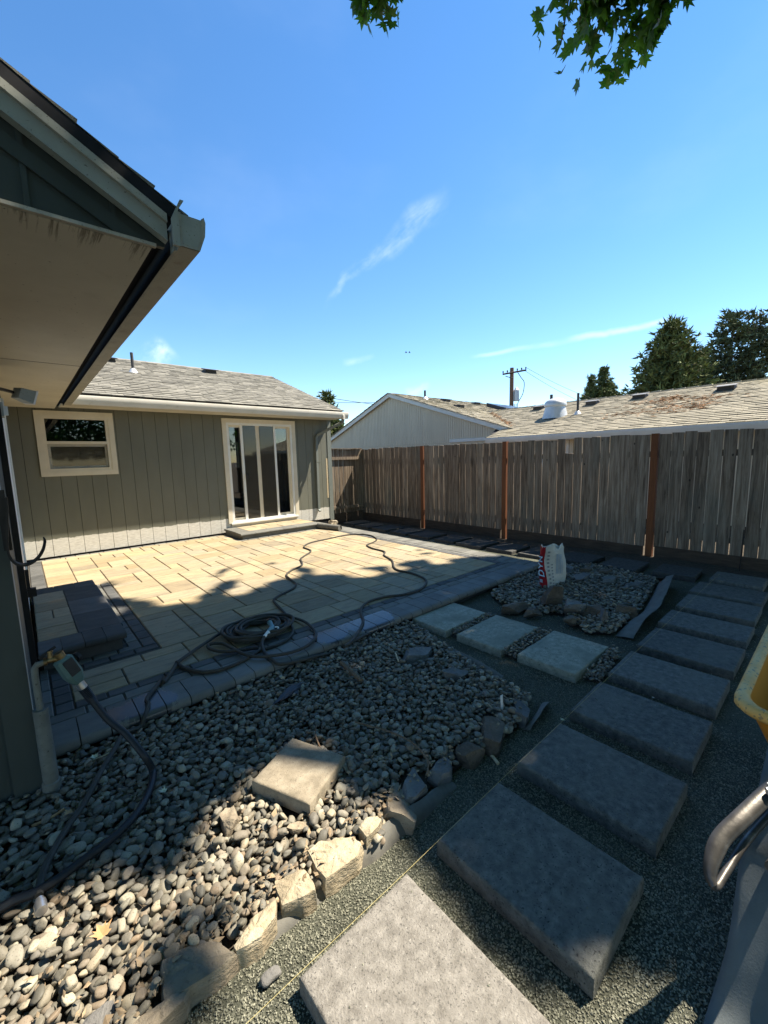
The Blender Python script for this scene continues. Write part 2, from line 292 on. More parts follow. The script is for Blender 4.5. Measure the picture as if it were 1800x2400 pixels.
def wet_mat():
    """grey bullnose stone with two wet patches left by the hose"""
    m, t, b = nt('bullnose_stone')
    c = ramp(t, noi(t, posn(t, (1, 3, 1)), 4, 6), [(.22, (.095, .096, .088)), (.75, (.165, .165, .148))])
    c = mixc(t, mth(t, 'MULTIPLY', smap(t, noi(t, posn(t), 150, 2), .64, .7), .6), c, (.06, .06, .062))
    v = mth(t, 'ADD', mth(t, 'MULTIPLY', rnd(t), .3), .85); vc = add(t, 'ShaderNodeCombineColor')
    for i in range(3): t.links.new(v, vc.inputs[i])
    c = mixc(t, 1.0, c, vc.outputs[0], 'MULTIPLY')
    gp = add(t, 'ShaderNodeNewGeometry').outputs['Position']; wet = None
    for (cx, cy, rr) in ((.47, 2.88, .17), (.30, 2.9, .09), (2.35, 3.02, .30), (1.9, 2.98, .2)):
        d = add(t, 'ShaderNodeVectorMath', operation='DISTANCE'); t.links.new(gp, d.inputs[0]); d.inputs[1].default_value = (cx, cy, .06)
        e = smap(t, mth(t, 'ADD', d.outputs['Value'], mth(t, 'MULTIPLY', mth(t, 'SUBTRACT', noi(t, posn(t, (2.5, 1, 1)), 14, 5, .7), .5), .22)), rr * .93, rr, 1, 0)
        wet = e if wet is None else mth(t, 'MAXIMUM', wet, e)
    c = mixc(t, mth(t, 'MULTIPLY', wet, .72), c, (.035, .038, .048))
    t.links.new(c, b.inputs['Base Color'])
    rg = add(t, 'ShaderNodeMapRange'); t.links.new(wet, rg.inputs['Value']); rg.inputs['To Min'].default_value = .72; rg.inputs['To Max'].default_value = .12
    t.links.new(rg.outputs[0], b.inputs['Roughness']); bump(t, b, noi(t, posn(t), 160, 4), .35, .003); MATS['bullnose_stone'] = m
wet_mat()
def ground_mat():
    m, t, b = nt('ground_gravel')
    p = posn(t)
    c = ramp(t, noi(t, p, 130, 3, .7), [(.3, (.045, .048, .038)), (.5, (.10, .105, .083)), (.7, (.18, .183, .148))])
    big = ramp(t, noi(t, p, 1.6, 6, .6), [(.35, (.55, .55, .52)), (.65, (1.0, 1.0, .95))]); c = mixc(t, 1.0, c, big, 'MULTIPLY')
    g = add(t, 'ShaderNodeSeparateXYZ'); t.links.new(p, g.inputs[0])
    soil = smap(t, mth(t, 'ADD', g.outputs[0], mth(t, 'MULTIPLY', noi(t, p, 5, 4), .3)), 6.75, 7.2)
    c = mixc(t, soil, c, ramp(t, noi(t, p, 25, 5), [(.3, (.05, .04, .03)), (.7, (.11, .09, .068))]))
    t.links.new(c, b.inputs['Base Color']); b.inputs['Roughness'].default_value = .95; b.inputs['Specular IOR Level'].default_value = .15
    bump(t, b, noi(t, p, 130, 3, .7), .9, .012); MATS['ground_gravel'] = m
ground_mat()

# ------------------------------------------------------------------ mesh helpers
def link(o, parent=None):
    COL.objects.link(o)
    if parent is not None:
        o.parent = parent; off = Vector(parent.get('_o', (0, 0, 0)))
    return o
class MB:
    def __init__(s): s.v = []; s.f = []
    def add(s, vs, fs):
        n = len(s.v); s.v += [tuple(q) for q in vs]; s.f += [tuple(i + n for i in q) for q in fs]; return s
    def hexa(s, p): return s.add(p, [(3, 2, 1, 0), (4, 5, 6, 7), (0, 1, 5, 4), (1, 2, 6, 5), (2, 3, 7, 6), (3, 0, 4, 7)])
    def box(s, x0, x1, y0, y1, z0, z1):
        return s.hexa([(x0, y0, z0), (x1, y0, z0), (x1, y1, z0), (x0, y1, z0), (x0, y0, z1), (x1, y0, z1), (x1, y1, z1), (x0, y1, z1)])
    def cbox(s, x0, x1, y0, y1, z0, z1, c):
        """box with chamfered top edges"""
        r = lambda a, z: [(x0 + a, y0 + a, z), (x1 - a, y0 + a, z), (x1 - a, y1 - a, z), (x0 + a, y1 - a, z)]
        vs = r(0, z0) + r(0, z1 - c) + r(c, z1); fs = [(3, 2, 1, 0), (8, 9, 10, 11)]
        for k in (0, 4):
            for i in range(4): j = (i + 1) % 4; fs.append((k + i, k + j, k + 4 + j, k + 4 + i))
        return s.add(vs, fs)
    def extrude(s, poly, axis, a, b):
        """poly: 2D points; axis 'x': (y,z) profile swept x=a..b; 'y': (x,z); 'z': (x,y)"""
        mk = {'x': lambda p, t: (t, p[0], p[1]), 'y': lambda p, t: (p[0], t, p[1]), 'z': lambda p, t: (p[0], p[1], t)}[axis]
        n = len(poly); vs = [mk(p, a) for p in poly] + [mk(p, b) for p in poly]
        fs = [tuple(range(n)), tuple(range(2 * n - 1, n - 1, -1))] + [(i, (i + 1) % n, n + (i + 1) % n, n + i) for i in range(n)]
        return s.add(vs, fs)
    def tube(s, pts, r, n=8, closed=False):
        pts = [Vector(p) for p in pts]; N = len(pts); rs = r if isinstance(r, (list, tuple)) else [r] * N
        base = len(s.v); up = None
        for i, p in enumerate(pts):
            a = pts[i - 1] if (i > 0 or closed) else p; b = pts[(i + 1) % N] if (i < N - 1 or closed) else p
            d = (b - a).normalized()
            if up is None: up = Vector((0, 0, 1)) if abs(d.z) < .9 else Vector((1, 0, 0))
            e1 = (up - d * up.dot(d)).normalized(); e2 = d.cross(e1); up = e1
            for k in range(n):
                th = 2 * math.pi * k / n; s.v.append(tuple(p + (e1 * math.cos(th) + e2 * math.sin(th)) * rs[i]))
        for i in range(N if closed else N - 1):
            for k in range(n):
                a = base + i * n + k; b = base + i * n + (k + 1) % n; c = base + ((i + 1) % N) * n + (k + 1) % n; d = base + ((i + 1) % N) * n + k
                s.f.append((a, b, c, d))
        if not closed: s.f.append(tuple(base + k for k in range(n - 1, -1, -1))); s.f.append(tuple(base + (N - 1) * n + k for k in range(n)))
        return s
    def mesh(s, name, mat, smooth=False, ang=40):
        me = bpy.data.meshes.new(name); me.from_pydata(s.v, [], s.f)
        import bmesh
        if len(s.v) < 60000:
            b = bmesh.new(); b.from_mesh(me); bmesh.ops.recalc_face_normals(b, faces=b.faces); b.to_mesh(me); b.free()
        if smooth: me.shade_smooth(); me.set_sharp_from_angle(angle=math.radians(ang))
        for q in (mat if isinstance(mat, (list, tuple)) else [mat]): me.materials.append(MATS[q])
        return me
    def build(s, name, mat, parent=None, smooth=False, ang=40):
        return put(name, s.mesh(name, mat, smooth, ang), parent)
def put(name, me, parent=None, loc=None):
    o = bpy.data.objects.new(name, me); COL.objects.link(o)
    if parent is not None: o.parent = parent
    if loc is not None: o.location = loc
    elif parent is not None:                    # mesh given in world coordinates
        q = parent; off = Vector((0, 0, 0))
        while q: off += q.location; q = q.parent
        o.location = -off
    return o
def npmesh(name, V, Fc, mat, smooth=True):
    """V (n,3), Fc (m,3) triangles"""
    me = bpy.data.meshes.new(name); me.vertices.add(len(V)); me.vertices.foreach_set('co', np.ascontiguousarray(V, np.float32).ravel())
    m = len(Fc); me.loops.add(3 * m); me.loops.foreach_set('vertex_index', np.ascontiguousarray(Fc, np.int32).ravel())
    me.polygons.add(m); me.polygons.foreach_set('loop_start', np.arange(0, 3 * m, 3, dtype=np.int32))
    me.polygons.foreach_set('use_smooth', np.full(m, smooth)); me.update(calc_edges=True); me.validate()
    me.materials.append(MATS[mat]); return me
def tag(o, label=None, cat=None, group=None, kind=None):
    for k, v in (('label', label), ('category', cat), ('group', group), ('kind', kind)):
        if v: o[k] = v
    return o
def empty(name, loc, label=None, cat=None, group=None, kind=None, parent=None):
    o = bpy.data.objects.new(name, None); COL.objects.link(o); o.location = loc; o.empty_display_size = .1
    if parent is not None:
        o.parent = parent; q = parent; off = Vector((0, 0, 0))
        while q: off += q.location; q = q.parent
        o.location = Vector(loc) - off
    return tag(o, label, cat, group, kind)
def smoothline(pts, sub=8, closed=False):
    """Catmull-Rom through the points"""
    P = [Vector(p) for p in pts]; n = len(P); out = []
    for i in range(n if closed else n - 1):
        p0 = P[i - 1] if (i > 0 or closed) else P[0]; p1 = P[i]; p2 = P[(i + 1) % n]; p3 = P[(i + 2) % n] if (i + 2 < n or closed) else P[-1]
        for k in range(sub):
            t = k / sub
            out.append(.5 * ((2 * p1) + (p2 - p0) * t + (2 * p0 - 5 * p1 + 4 * p2 - p3) * t * t + (3 * p1 - p0 - 3 * p2 + p3) * t ** 3))
    if not closed: out.append(P[-1])
    return out
def inpoly(x, y, poly):
    """vectorised point in polygon"""
    x = np.asarray(x); y = np.asarray(y); r = np.zeros(x.shape, bool); n = len(poly)
    for i in range(n):
        x1, y1 = poly[i]; x2, y2 = poly[(i + 1) % n]
        if y1 == y2: continue
        c = ((y1 > y) != (y2 > y)) & (x < (x2 - x1) * (y - y1) / (y2 - y1) + x1); r ^= c
    return r
CAMP = np.array((0, 0, 1.6)); RM = np.array([cr, cu, cf])
def framed(P, margin=1.0):
    """does a point fall inside the camera's view? (used to keep the crown overhead, out of the picture)"""
    q = (np.asarray(P) - CAMP) @ RM.T; z = np.maximum(q[:, 2], 1e-4); F = 962.663
    return (q[:, 2] > 0) & (np.abs(q[:, 0] / z) < 900 / F * margin) & (np.abs(q[:, 1] / z) < 1200 / F * margin)
ZP, ZG = .06, -.068
def drop(x, y):
    """the ground falls a little along the fence towards the far corner"""
    f = min(1, max(0, (x - 5.25) / .7)); f = f * f * (3 - 2 * f)
    return f * float(np.interp(y, [1.5, 3.67, 7.0, 9.5], [0, .055, .095, .12]))
def gz(x, y):
    """height of the gravel"""
    v = noise.noise(Vector((x * 1.3, y * 1.3, 0))) * .012 + noise.noise(Vector((x * 4, y * 4, 3))) * .006
    return ZG - .004 + v - drop(x, y)

# ------------------------------------------------------------------ ground
def axis(lo, hi, step, ends):
    a = list(np.arange(lo, hi + 1e-6, step)); return np.array([-e for e in reversed(ends)] + a + [e for e in ends])
gx = np.array([-600, -150, -40, -12] + list(np.arange(-4, 9.01, .09)) + [12, 18, 40, 150, 600]); gy = np.array([-600, -150, -40, -12] + list(np.arange(-4, 10.01, .09)) + [14, 20, 40, 150, 600])
V = [(x, y, gz(x, y) if (-4 < x < 9 and -4 < y < 10) else ZG - .02) for y in gy for x in gx]
nx = len(gx); mb = MB(); mb.v = V
mb.f = [(j * nx + i, j * nx + i + 1, (j + 1) * nx + i + 1, (j + 1) * nx + i) for j in range(len(gy) - 1) for i in range(nx - 1)]
tag(mb.build('ground', 'ground_gravel', smooth=True), kind='structure')

# sandy strip left bare between the patio and the fence slabs
mb = MB(); ys = np.arange(2.75, 8.9, .08); L, Rr = [], []
for y in ys:
    a = 5.40; b = 5.80 + .10 * noise.noise(Vector((y * 2.1, 7, 0))) + .05 * noise.noise(Vector((y * 9, 2, 0)))
    if y < 3.3: b = a + (b - a) * max(0.05, (y - 2.75) / .55)
    for k in range(5):
        t = k / 4; mb.v.append((a + (b - a) * t, y, (-.005 if k < 4 else -.07) - .7 * drop(a + (b - a) * t + .25, y) + .012 * noise.noise(Vector((a * 9 + k * 3, y * 7, 1))) - .02 * t))
for j in range(len(ys) - 1):
    for k in range(4): q = j * 5 + k; mb.f.append((q, q + 1, q + 6, q + 5))
tag(mb.build('sand_strip', 'sand', smooth=True), kind='structure')

# ------------------------------------------------------------------ patio
PX0, PX1, PY0, PY1 = -.06, 5.44, 2.78, 8.78
patio = MB().box(PX0 + .002, PX1 - .02, PY0 + .07, 8.83, -.08, ZP - .012).build('patio', 'joint_sand'); tag(patio, kind='structure')
meshc = {}
def paver(name, mat, x0, x1, y0, y1, parent, ztop=ZP, th=.05, gap=.0045, ch=.006):
    w, d = round(x1 - x0 - 2 * gap, 4), round(y1 - y0 - 2 * gap, 4); k = (name, mat, w, d, th)
    if k not in meshc: meshc[k] = MB().cbox(-w / 2, w / 2, -d / 2, d / 2, -th, 0, ch).mesh(name, mat)
    px, py = 0, 0; q = parent; off = Vector((0, 0, 0))
    while q: off += q.location; q = q.parent
    o = put(name, meshc[k], parent, Vector(((x0 + x1) / 2, (y0 + y1) / 2, ztop + random.uniform(-.002, .002))) - off)
    o.rotation_euler = (random.uniform(-.002, .002), random.uniform(-.002, .002), random.uniform(-.003, .003)); return o
# ashlar field
cs = .155; fx0, fy0 = .107, 3.262; ncx, ncy = 31, 35
cx_ = (4.982 - fx0) / ncx; cy_ = (8.69 - fy0) / ncy
occ = np.zeros((ncx, ncy), bool)
for i in range(ncx):
    for j in range(ncy):
        x, y = fx0 + (i + .5) * cx_, fy0 + (j + .5) * cy_
        if x < .735 and 3.77 < y < 6.39: occ[i, j] = True
        if 3.02 < x < 5.0 and y > 7.78: occ[i, j] = True
rp = random.Random(11)
for j in range(ncy):
    for i in range(ncx):
        if occ[i, j]: continue
        opts = [(3, 2)] * 5 + [(2, 2)] * 4 + [(2, 1)] * 3 + [(2, 3)] * 2 + [(3, 1)] * 1; rp.shuffle(opts)
        opts += [(2, 2), (2, 1), (1, 2), (1, 1)]
        for (a, b) in opts:
            if i + a <= ncx and j + b <= ncy and not occ[i:i + a, j:j + b].any() and not (i + a == ncx - 1 and a > 1 and False): break
        occ[i:i + a, j:j + b] = True
        paver('paver', 'paver', fx0 + i * cx_, fx0 + (i + a) * cx_, fy0 + j * cy_, fy0 + (j + b) * cy_, patio)
def row_x(name, mat, x0, x1, y0, y1, step, parent=patio, **k):
    n = max(1, round((x1 - x0) / step))
    for i in range(n): paver(name, mat, x0 + (x1 - x0) * i / n, x0 + (x1 - x0) * (i + 1) / n, y0, y1, parent, **k)
def row_y(name, mat, x0, x1, y0, y1, step, parent=patio, **k):
    n = max(1, round((y1 - y0) / step))
    for i in range(n): paver(name, mat, x0, x1, y0 + (y1 - y0) * i / n, y0 + (y1 - y0) * (i + 1) / n, parent, **k)
row_x('border_brick', 'dark_brick', .107, 5.077, 3.165, 3.262, .175)
row_y('border_brick', 'dark_brick', 4.982, 5.077, 3.262, 8.69, .175)
row_x('edge_paver', 'edge_paver', -.05, 5.168, 3.053, 3.165, .21)
row_y('edge_paver', 'edge_paver', 5.077, 5.168, 3.165, 8.69, .21)
row_y('border_brick', 'dark_brick', .004, .107, 3.165, 3.83, .13)
row_y('edge_paver', 'edge_paver', -.056, .004, 3.165, 3.97, .2)
row_y('edge_paver', 'edge_paver', 5.168, 5.44, 2.785, 8.69, .157)
row_x('edge_paver', 'edge_paver', -.05, 3.02, 8.69, 8.79, .21)
row_x('border_brick', 'dark_brick', .205, .73, 3.77, 3.87, .175)
row_x('edge_paver', 'edge_paver', .107, .625, 3.87, 3.965, .2)
row_y('border_brick', 'dark_brick', .627, .73, 3.87, 6.39, .2)
row_y('edge_paver', 'edge_paver', .532, .627, 3.87, 6.39, .2)
row_y('border_brick', 'dark_brick', -.05, .1, 6.1, 8.69, .19)
row_x('edge_paver', 'edge_paver', 3.03, 5.0, 7.79, 7.86, .21)
row_y('edge_paver', 'edge_paver', 3.03, 3.14, 7.87, 8.69, .21)
# bullnose row along the pebble bed
prof = [(PY0 + .03, -.015)] + [(PY0 + .0375 - .0375 * math.cos(a), .0225 + .0375 * math.sin(a)) for a in np.linspace(-1.2, math.pi / 2, 8)] + [(3.05, ZP), (3.05, -.015)]
nb = 35; bw = (5.168 + .05) / nb
bm_ = MB().extrude([(y - 2.9, z - ZP) for y, z in prof], 'x', -bw / 2 + .003, bw / 2 - .003).mesh('bullnose_paver', 'bullnose_stone', True, 35)
for i in range(nb):
    o = put('bullnose_paver', bm_, patio, Vector((-.05 + (i + .5) * bw, 2.9, ZP + random.uniform(-.0015, .0015))) - patio.location)
    o.rotation_euler = (random.uniform(-.003, .003), 0, random.uniform(-.004, .004))

# steps
def step(name, x0, x1, y0, y1, z1, label, faces, nose='y', inner=None, part_w=.2):
    t = empty(name, ((x0 + x1) / 2, (y0 + y1) / 2, ZP), label, 'step')
    MB().box(x0 + .03, x1 - (.03 if nose == 'xy' else .01), y0 + .03, y1, ZP - .01, z1 - .012).build('riser', 'dark_brick' if nose == 'xy' else 'edge_paver', t)
    return t
# left landing step below the side door
ls = step('landing_step', -.05, .53, 3.935, 6.06, .21, 'low dark-edged stone landing step against the left wall under the side door', None, 'xy')
lz = .21
def nose_x(parent, x0, x1, yf, depth, z, n, mat, th=.055):
    """row of bullnose stones, nose towards -y"""
    pr = [(.028, -th)] + [(.0275 - .0275 * math.cos(a), -.0275 + .0275 * math.sin(a)) for a in np.linspace(-1.3, math.pi / 2, 7)] + [(depth, 0), (depth, -th)]
    w = (x1 - x0) / n; me = MB().extrude(pr, 'x', -w / 2 + .002, w / 2 - .002).mesh('bullnose_paver', mat, True, 35)
    q = parent; off = Vector((0, 0, 0))
    while q: off += q.location; q = q.parent
    for i in range(n): put('bullnose_paver', me, parent, Vector((x0 + (i + .5) * w, yf, z)) - off)
def nose_y(parent, y0, y1, xf, depth, z, n, mat, th=.055):
    pr = [(-.028, -th)] + [(-.0275 + .0275 * math.cos(a), -.0275 + .0275 * math.sin(a)) for a in np.linspace(-1.3, math.pi / 2, 7)] + [(-depth, 0), (-depth, -th)]
    w = (y1 - y0) / n; me = MB().extrude(pr, 'y', -w / 2 + .002, w / 2 - .002).mesh('bullnose_paver', mat, True, 35)
    q = parent; off = Vector((0, 0, 0))
    while q: off += q.location; q = q.parent
    for i in range(n): put('bullnose_paver', me, parent, Vector((xf, y0 + (i + .5) * w, z)) - off)
nose_x(ls, -.04, .53, 3.905, .28, lz, 4, 'dark_brick')
nose_y(ls, 4.187, 5.80, .545, .315, lz, 3, 'dark_brick')
nose_x(ls, -.04, .53, 5.80, .26, lz, 3, 'dark_brick')
y = 4.19
for (d, cuts) in ((.33, 1), (.25, 1), (.30, 2), (.32, 1), (.41, 1)):
    row_x('step_paver', 'paver', -.04, .228, y, y + d, .28 / cuts, ls, ztop=lz, th=.04); y += d
# step in front of the sliding door
ds = step('door_step', 3.15, 4.96, 7.85, 8.80, .18, 'pale stone step with rounded edge in front of the glass sliding door', None, 'y')
nose_x(ds, 3.13, 4.98, 7.84, .26, .18, 6, 'edge_paver')
row_y('step_paver', 'edge_paver', 3.14, 3.40, 8.10, 8.78, .34, ds, ztop=.18, th=.04)
row_x('step_paver', 'paver', 3.40, 4.97, 8.10, 8.44, .39, ds, ztop=.18, th=.04)
row_x('step_paver', 'paver', 3.40, 4.97, 8.44, 8.78, .31, ds, ztop=.18, th=.04)

# ------------------------------------------------------------------ the house (back wing and left wing)
house = empty('house', (2.9, 8.9, ZG), 'grey-green single-storey house with cream-trimmed window and sliding glass door', 'house')
YW = 8.84
wall = MB().box(-.2, 0.30, YW + .018, YW + .12, -.06, 2.62).box(1.31, 3.33, YW + .018, YW + .12, -.06, 2.62).box(4.95, 5.93, YW + .018, YW + .12, -.06, 2.62) \
    .box(.30, 1.31, YW + .0185, YW + .12, -.06, 1.48).box(.30, 1.31, YW + .0185, YW + .12, 2.47, 2.62).box(3.33, 4.95, YW + .0185, YW + .12, -.06, .245).box(3.33, 4.95, YW + .0185, YW + .12, 2.45, 2.62) \
    .box(5.92, 6.0, YW + .0205, 15.2, -.06, 2.62).build('wall', 'dark_void', house)
HOLES = [(.30, 1.31, 1.48, 2.47), (3.33, 4.95, .245, 2.45)]
def boards(x0, x1, z0, z1, pitch, ph, y, parent, mat, holes, th=.016, name='siding_board', gap=.006):
    n0 = math.floor((x0 - ph) / pitch)
    for i in range(n0, n0 + 200):
        a, b = max(x0, ph + i * pitch + gap / 2), min(x1, ph + (i + 1) * pitch - gap / 2)
        if a >= x1: break
        if b - a < .01: continue
        rects = [(a, b, z0, z1)]
        for (hx0, hx1, hz0, hz1) in holes:
            new = []
            for (p, q, s, t) in rects:
                if q <= hx0 or p >= hx1 or t <= hz0 or s >= hz1: new.append((p, q, s, t)); continue
                if s < hz0: new.append((p, q, s, hz0))
                if t > hz1: new.append((p, q, hz1, t))
                if p < hx0: new.append((p, hx0, max(s, hz0), min(t, hz1)))
                if q > hx1: new.append((hx1, q, max(s, hz0), min(t, hz1)))
            rects = new
        for (p, q, s, t) in rects:
            if q - p > .004: MB().box(p, q, y, y + th, s, t).build(name, mat, parent)
boards(-.10, 5.91, .085, 2.60, .217, .292, YW, wall, 'primed_siding', HOLES)
MB().box(5.905, 6.02, YW - .012, YW + .09, .04, 2.58).build('corner_board', 'corner_paint', house)
mb = MB()
zs = np.linspace(.62, 1.62, 14)
for a, b in zip(zs[:-1], zs[1:]):
    w = .03 + .012 * noise.noise(Vector((a * 9, 1, 1))); mb.box(5.845, 5.845 + w + .02, YW - .004, YW + .01, a, b)
mb.build('peeled_strip', 'bare_wood', house)
# room behind the glass
mb = MB()
for (a, b, c, d) in ((-.18, 5.90, .12, .2),): mb.box(a, b, YW + .13, 12.6, c, d)
mb.build('floor', 'room_floor', house)
mb = MB().box(-.18, 5.9, YW + .125, 12.6, 2.48, 2.56)
mb.box(-.18, 4.93, 12.5, 12.6, .2, 2.48).box(5.10, 5.9, 12.5, 12.6, .2, 2.48).box(4.93, 5.10, 12.5, 12.6, .2, 1.42).box(4.93, 5.10, 12.5, 12.6, 2.2, 2.48)
mb.box(2.1, 2.2, YW + .13, 12.5, .2, 2.48).box(5.82, 5.9, YW + .13, 12.5, .2, 2.48).box(-.19, -.1, YW + .13, 12.5, .2, 2.48)
mb.build('inner_wall', 'room_wall', house)
mb = MB(); cp = [(4.47 + .55 * i / 40, YW + .22 + .025 * math.sin(i * 1.25) + .01 * math.sin(i * 3.1)) for i in range(41)]
mb.add([(x, y, .22) for x, y in cp] + [(x, y, 2.1) for x, y in cp], [(i, i + 1, 42 + i, 41 + i) for i in range(40)]); mb.build('curtain', 'curtain', house, True)
mb = MB().box(4.95, 5.02, 9.6, 10.5, .2, .95).box(3.5, 3.56, 10.1, 10.9, .2, .64).box(3.2, 4.4, 10.2, 10.8, .64, .70); mb.build('table', 'room_floor', house)

def ring(mb, x0, x1, z0, z1, w, ya, yb, wb=None):
    """four butt-jointed boards round an opening"""
    wb = w if wb is None else wb
    mb.box(x0, x0 + w, ya, yb, z0, z1).box(x1 - w, x1, ya, yb, z0, z1)
    mb.box(x0 + w, x1 - w, ya, yb, z1 - w, z1).box(x0 + w, x1 - w, ya, yb, z0, z0 + wb); return mb
# window
wi = ring(MB(), .262, 1.348, 1.432, 2.513, .082, YW - .022, YW + .004).build('window', 'cream_trim', house)
ring(MB(), .344, 1.266, 1.514, 2.431, .045, YW - .014, YW + .05).build('frame', 'cream_trim', wi)
MB().box(.389, 1.221, YW - .010, YW + .03, 1.965, 2.015).build('meeting_rail', 'cream_trim', wi)
ring(MB(), .392, 1.218, 1.562, 1.962, .035, YW + .022, YW + .045).build('sash', 'gutter_grime', wi)
MB().box(.387, 1.223, YW + .030, YW + .034, 2.014, 2.388).build('pane', 'glass', wi)
MB().box(.425, 1.186, YW + .036, YW + .040, 1.595, 1.93).build('pane', 'screened_glass', wi)
MB().box(-.1, 2.1, YW + .55, YW + .6, .3, 2.45).build('blind', 'curtain', house)
# sliding door
sd = ring(MB(), 3.28, 5.0, .265, 2.512, .088, YW - .024, YW + .004, .001).build('sliding_door', 'cream_trim', house)
ring(MB(), 3.368, 4.912, .275, 2.424, .05, YW - .016, YW + .09, .04).build('frame', 'white_frame', sd)
MB().box(3.33, 4.96, YW - .05, YW + .02, .243, .274).build('sill', 'white_frame', sd)
MB().box(3.34, 4.95, YW - .012, YW + .02, .182, .2425).build('kick_panel', 'cream_trim', sd)
for (a, b, dy, mt) in ((3.672, 3.728, .006, 'white_frame'), (4.026, 4.116, .03, 'cream_trim'), (4.454, 4.503, .006, 'white_frame'), (3.418, 3.442, .04, 'cream_trim'), (4.80, 4.862, .03, 'cream_trim')):
    MB().box(a, b, YW + dy, YW + dy + .03, .315, 2.374).build('stile', mt, sd)
for (a, b) in ((3.43, 4.07), (4.07, 4.85)):
    MB().box(a, b, YW + .042, YW + .06, .315, .37).box(a, b, YW + .042, YW + .06, 2.33, 2.374).build('rail', 'cream_trim', sd)
for (a, b) in ((3.44, 4.03), (4.11, 4.81)): MB().box(a, b, YW + .045, YW + .050, .368, 2.332).build('pane', 'glass', sd)
MB().box(3.729, 4.025, YW + .018, YW + .021, .316, 2.373).box(4.117, 4.453, YW + .018, YW + .021, .316, 2.373).build('screen', 'screened_glass', sd)
MB().box(3.735, 3.775, YW - .03, YW + .006, 1.20, 1.32).box(3.738, 3.772, YW - .05, YW - .031, 1.22, 1.30).build('handle', 'black_plastic', sd)

# roofs
def shingles(mb, O, U, Vv, width, length, expo=.145, t=.010, limit=None, seed=1):
    """courses of separate tabs; O eave corner, U along the eave, Vv up the slope (unit vectors)"""
    O, U, Vv = Vector(O), Vector(U), Vector(Vv); N = U.cross(Vv).normalized()
    if N.z < 0: N = -N
    rr = random.Random(seed); n = int(length / expo)
    for c in range(n + 1):
        v0 = c * expo; v1 = min(length, v0 + expo * 1.12); s = -rr.random() * .3
        lo, hi = limit(v0) if limit else (0, width)
        while s < hi:
            w = rr.choice((.14, .18, .25, .30, .33)); a, b = max(lo, s), min(hi, s + w - .006); s += w
            if b - a < .02: continue
            tt = t * rr.uniform(.8, 1.9); dv = rr.uniform(-.012, .006)
            p = lambda u, v, h: O + U * u + Vv * v + N * h
            q = [p(a, v0 + dv, 0), p(b, v0 + dv, 0), p(b, v0 + dv, tt), p(a, v0 + dv, tt), p(b, v1, .001), p(a, v1, .001)]
            k = len(mb.v); mb.v += [tuple(x) for x in q]; mb.f += [(k, k + 1, k + 2, k + 3), (k + 3, k + 2, k + 4, k + 5), (k, k + 3, k + 5), (k + 1, k + 4, k + 2)]
def nrm(*a): return Vector(a).normalized()
sB = .38
VB = nrm(0, 1, sB); LB = (11.99 - 8.35) / VB.y
E0 = (-2.0, 8.35, 2.760)
roof = MB().extrude([(8.446, 2.70), (11.99, 2.66 + sB * 3.72), (15.7, 2.66), (15.7, 2.71), (11.99, 2.715 + sB * 3.72), (8.40, 2.765), (8.40, 2.735)], 'x', -2.0, 6.09).build('roof', 'dark_void', house)
mb = MB(); shingles(mb, E0, (1, 0, 0), VB, 8.10, LB, seed=3)
tag(mb.build('shingles', 'shingle', roof), kind='stuff')
mb = MB(); shingles(mb, (6.1, 15.72, 2.725), (-1, 0, 0), nrm(0, -1, sB), 8.1, LB, .29, seed=4); tag(mb.build('shingles', 'shingle', roof), kind='stuff')
for i in range(26):
    MB().hexa([(6.1 - (i + 1) * .31, 11.86, 4.095), (6.1 - i * .31, 11.86, 4.095), (6.1 - i * .31, 11.99, 4.150), (6.1 - (i + 1) * .31, 11.99, 4.150),
        (6.1 - (i + 1) * .31, 11.86, 4.105), (6.1 - i * .31 - .004, 11.86, 4.112), (6.1 - i * .31 - .004, 11.99, 4.165), (6.1 - (i + 1) * .31, 11.99, 4.160)]).build('ridge_cap', 'shingle', roof)
# rake boards on the right gable of the back wing
for s_ in (1, -1):
    ya, yb = (8.28, 11.99) if s_ > 0 else (15.7, 11.99)
    MB().hexa([(6.04, ya, 2.55), (6.085, ya, 2.55), (6.085, yb, 3.965), (6.04, yb, 3.965), (6.04, ya, 2.655), (6.085, ya, 2.655), (6.085, yb, 4.07), (6.04, yb, 4.07)]).build('rake_board', 'gutter_paint', house)
mb = MB(); mb.extrude([(8.9, 2.62), (15.1, 2.62), (11.99, 3.95)], 'x', 5.95, 5.99); mb.build('gable', 'siding_paint', house)
MB().box(.60, 6.04, 8.42, YW + .01, 2.575, 2.59).build('soffit', 'soffit', house)
def gutter_prof(f): return [(0, 0), (0, .14), (-.012, .14), (-.012, .012), (-.075, .012), (-.10, .075), (-.10, .14), (-.112, .15), (-.118, .128), (-.112, .07), (-.085, 0)] if f else None
gp = gutter_prof(1)
MB().extrude([(8.42 + a, 2.578 + b) for a, b in gp], 'x', .66, 6.22).build('gutter', 'gutter_paint', house, True, 30)
MB().box(.64, 6.08, 8.421, 8.445, 2.575, 2.72).build('fascia', 'gutter_paint', house)
MB().extrude([(8.418 + a, 2.58 + b) for a, b in [(0, 0), (0, .14), (-.108, .14), (-.108, .07), (-.083, 0)]], 'x', 6.205, 6.212).build('gutter_cap', 'gutter_paint', house)
